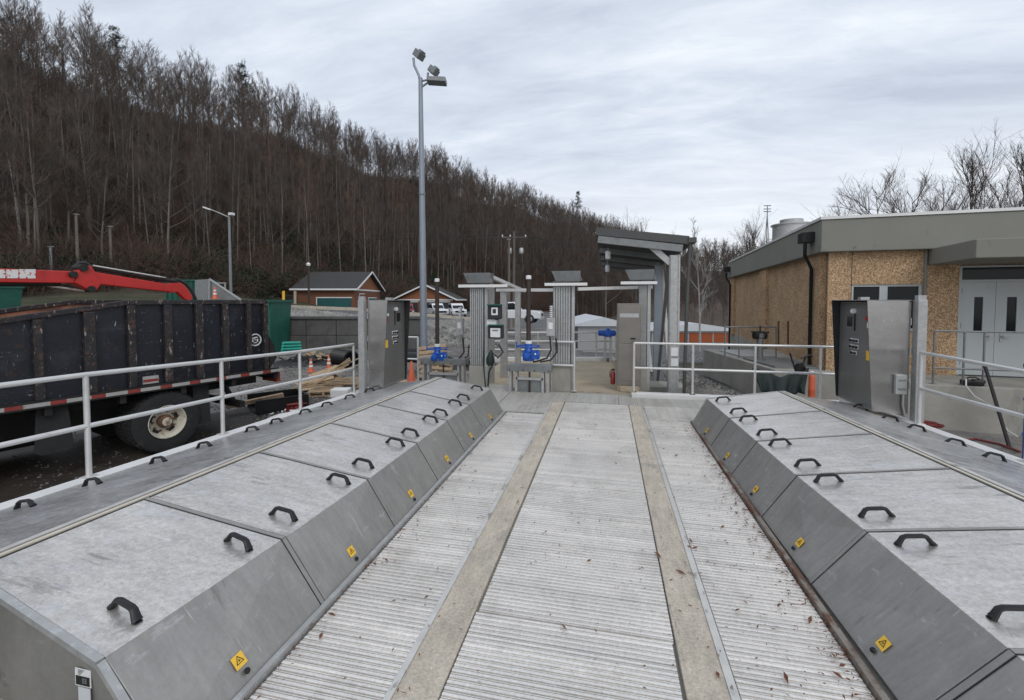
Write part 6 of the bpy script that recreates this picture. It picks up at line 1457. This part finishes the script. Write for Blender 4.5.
# leaf litter tufts / grass verge
# pines on the ridge --------------------------------------------------
def pine(seed, H=18, cr=.45, R=2.6):
    r = np.random.default_rng(seed); T_ = Arr(); tp, _ = path(r, np.zeros(3), np.array([0,0,1.]), H, 8, .02, .02); T_.tube(tp, .2*np.linspace(1,.2,9), 6)
    vs = []
    for i in range(60):
        t = cr+(1-cr)*r.random(); p = tp[min(int(t*8),7)]+(tp[min(int(t*8),7)+1]-tp[min(int(t*8),7)])*(t*8-int(t*8)); a = r.uniform(0,6.28); L1 = R*(1.15-((t-cr)/(1-cr)))*r.uniform(.5,1.1)+.3
        e = np.array([np.cos(a),np.sin(a),.25]); T_.tube(np.array([p,p+e*L1]), [.04,.015], 3)
        for j in range(34):
            c = p+e*L1*r.uniform(.3,1.1)+r.normal(0,.22,3); u = r.normal(0,1,3); u /= np.linalg.norm(u); w = np.cross(u,r.normal(0,1,3)); w /= np.linalg.norm(w); vs += [c-u*.22,c-w*.05,c+u*.22,c+w*.05]
    A = Arr(); A.v = [np.array(vs)]; A.f = [np.arange(len(vs)).reshape(-1,4)]; A.n = len(vs)
    return T_.mesh('trunk', M['bark']), A.mesh('crown', M['pine'])
pn = [pine(1), pine(2,20,.6,2.0), pine(3,16,.3,3)]
def on_hill(u, s):   # point on the hill at perpendicular distance s seen in column u
    x = (u-512)/440; D = s*1.214/(.689-x); return x*D, D
for u, s, k, sc, lab in ((248,104,0,1.0,'dark pine on the ridge above the street lamp'),(577,106,1,1.15,'tall thin pine topping the ridge right of the gate towers'),(5,98,2,1.1,'dark pine at the upper left corner of the hill'),(128,112,0,.9,'dark pine on the ridge near the upper left'),(362,112,2,.8,'small dark pine on the ridge left of the tall lamp post'),(655,100,1,.8,'small pine above the shelter roof')):
    L, D = on_hill(u, s); place_tree('pine_tree', pn[k], LD(L,D,tz(L,D)-.3), sc, u, lab, 'pine tree', 'pines on the ridge')
# special near trees
rich = [bare_tree(50, 9, first=.2, spread=.55, n1=13, n2=7, n3=5, n4=3, r0=.12, up=.75, tw=.0075, lift=.05),
        bare_tree(51, 10, first=.12, spread=.55, n1=19, n2=6, n3=5, n4=3, r0=.12, up=1.25, tw=.0075, lift=.12),
        bare_tree(52, 9, first=.15, spread=.50, n1=14, n2=6, n3=5, n4=3, r0=.11, up=1.1, tw=.0075, lift=.06)]
for u, vt, D, k, lab in ((836,200,36,2,'small bare tree standing leftmost behind the flat roof'),(877,163,34,0,'wide bare spreading tree behind the flat roof'),(913,168,36,0,'bare spreading tree right of the widest one behind the flat roof'),(935,178,38,2,'slim bare tree in the middle behind the flat roof'),(968,146,36,1,'dense upright bare tree behind the flat roof'),(996,170,38,2,'small bare tree right of the dense upright one behind the roof'),(1022,142,34,1,'dense bare tree at the right edge behind the flat roof')):
    L = (u-512)/440*D; zt_ = 1.85+(300-vt)/440*D; z0 = -1.5; place_tree('bare_tree', rich[k], LD(L,D,z0), (zt_-z0)/[9,10,9][k]*.82, u*.7, lab, 'tree', 'bare trees behind the flat roof')
for u, vt, D, k, lab in ((748,212,85,1,'bare round-crowned tree left of the radio mast'),(728,232,90,2,'small bare tree left of the round-crowned one'),(775,222,95,0,'small bare tree right of the radio mast'),(636,212,95,1,'bare tree rising above the shelter roof'),(606,210,110,2,'bare tree left of the shelter roof'),(665,222,105,0,'bare tree above the right end of the shelter roof')):
    L = (u-512)/440*D; zt_ = 1.85+(300-vt)/440*D; z0 = tz(L,D)-.3; h = [9,10,9][k]; place_tree('bare_tree', rich[k], LD(L,D,z0), (zt_-z0)/h*.76, u*.3, lab, 'tree', 'bare trees in the valley')
syc = bare_tree(77, 14, first=.25, spread=.22, n1=14, n2=5, n3=4, n4=0, r0=.13, up=.9, tw=.02, trunkm='pale', twigm='pale')
L, D = (700-512)/440*62, 62; z0 = tz(L,D); zt_ = 1.85+(300-228)/440*D; place_tree('sycamore', syc, LD(L,D,z0), (zt_-z0)/14, 1.0, 'pale white-barked bare tree right of the shelter', 'tree', None)
syc2 = bare_tree(78, 12, first=.5, spread=.2, n1=10, n2=5, n3=4, r0=.17, lean=.12, trunkm='pale', twigm='twig')
L, D = (24-512)/440*44, 44; t = place_tree('leaning_tree', syc2, LD(L,D,tz(L,D)-.2), .92, 2.9, 'pale thin leaning tree at the left foot of the hill', 'tree', None)
L, D = (60-512)/440*42, 42
# ------------------------------------------------------------ sky, sun, camera
Wd = bpy.data.worlds.new('World'); S.world = Wd; Wd.use_nodes = True; N = Wd.node_tree.nodes; Lk = Wd.node_tree.links
bg = N['Background']; bg.inputs['Strength'].default_value = .1
sky = N.new('ShaderNodeTexSky'); sky.sky_type = 'NISHITA'; sky.sun_disc = False
SE, SR = R_(42), R_(150)
sky.sun_elevation = SE; sky.sun_rotation = SR
tc = N.new('ShaderNodeTexCoord'); sx = N.new('ShaderNodeSeparateXYZ'); Lk.new(tc.outputs['Generated'], sx.inputs[0])
def mth(op, a, b=None):
    m = N.new('ShaderNodeMath'); m.operation = op
    for i, x in enumerate((a, b)):
        if x is None: continue
        if isinstance(x, (int, float)): m.inputs[i].default_value = x
        else: Lk.new(x, m.inputs[i])
    return m.outputs[0]
zz = mth('ADD', mth('MAXIMUM', sx.outputs[2], 0.0), .22)
cxn = N.new('ShaderNodeCombineXYZ'); Lk.new(mth('DIVIDE', sx.outputs[0], zz), cxn.inputs[0]); Lk.new(mth('DIVIDE', sx.outputs[1], zz), cxn.inputs[1])
mp = N.new('ShaderNodeMapping'); mp.inputs['Rotation'].default_value = (0,0,R_(-18)); mp.inputs['Scale'].default_value = (.8,2.1,1); Lk.new(cxn.outputs[0], mp.inputs[0])
n1 = N.new('ShaderNodeTexNoise'); n1.inputs['Scale'].default_value = 1.3; n1.inputs['Detail'].default_value = 9; n1.inputs['Roughness'].default_value = .55; n1.inputs['Distortion'].default_value = .4; Lk.new(mp.outputs[0], n1.inputs['Vector'])
n2 = N.new('ShaderNodeTexNoise'); n2.inputs['Scale'].default_value = 4.2; n2.inputs['Detail'].default_value = 10; n2.inputs['Roughness'].default_value = .68; n2.inputs['Distortion'].default_value = .6; Lk.new(mp.outputs[0], n2.inputs['Vector'])
cr = N.new('ShaderNodeValToRGB'); e = cr.color_ramp.elements; e[0].position = .34; e[0].color = (.49,.54,.64,1); e[1].position = .66; e[1].color = (.80,.85,.91,1)
x = e.new(.5); x.color = (.62,.68,.775,1)
Lk.new(mth('ADD', mth('MULTIPLY', n1.outputs['Fac'], .7), mth('MULTIPLY', n2.outputs['Fac'], .3)), cr.inputs[0])
gl = N.new('ShaderNodeMix'); gl.data_type = 'RGBA'; Lk.new(cr.outputs[0], gl.inputs[6]); gl.inputs[7].default_value = (.90,.91,.93,1)
mr = N.new('ShaderNodeMapRange'); mr.inputs[1].default_value = .32; mr.inputs[2].default_value = .05; mr.inputs[3].default_value = 0; mr.inputs[4].default_value = .75; Lk.new(sx.outputs[2], mr.inputs[0]); Lk.new(mr.outputs[0], gl.inputs[0])
sc = N.new('ShaderNodeVectorMath'); sc.operation = 'SCALE'; sc.inputs['Scale'].default_value = 10.4; Lk.new(gl.outputs[2], sc.inputs[0])
mx = N.new('ShaderNodeMix'); mx.data_type = 'RGBA'; mx.inputs[0].default_value = .94; Lk.new(sky.outputs[0], mx.inputs[6]); Lk.new(sc.outputs[0], mx.inputs[7]); Lk.new(mx.outputs[2], bg.inputs['Color'])
sl_ = bpy.data.lights.new('sun', 'SUN'); sl_.energy = .8; sl_.angle = R_(25); sl_.color = (1,.96,.9); so = bpy.data.objects.new('sun', sl_); COL.objects.link(so)
sdv = Vector((math.sin(SR)*math.cos(SE), math.cos(SR)*math.cos(SE), math.sin(SE))); so.rotation_euler = sdv.to_track_quat('Z','Y').to_euler(); so.location = (0,-10,40)
cd = bpy.data.cameras.new('camera'); cd.sensor_width = 36; cd.lens = FPX/1024*36; cd.shift_y = -34/1024; cd.clip_end = 3000; cd.clip_start = .05
co = bpy.data.objects.new('camera', cd); COL.objects.link(co); co.location = CAM
co.rotation_euler = Matrix((Rt, Up, -Fd)).transposed().to_euler(); S.camera = co
S.view_settings.view_transform = 'Standard'; S.view_settings.look = 'None'; S.view_settings.exposure = .17; S.view_settings.gamma = 1
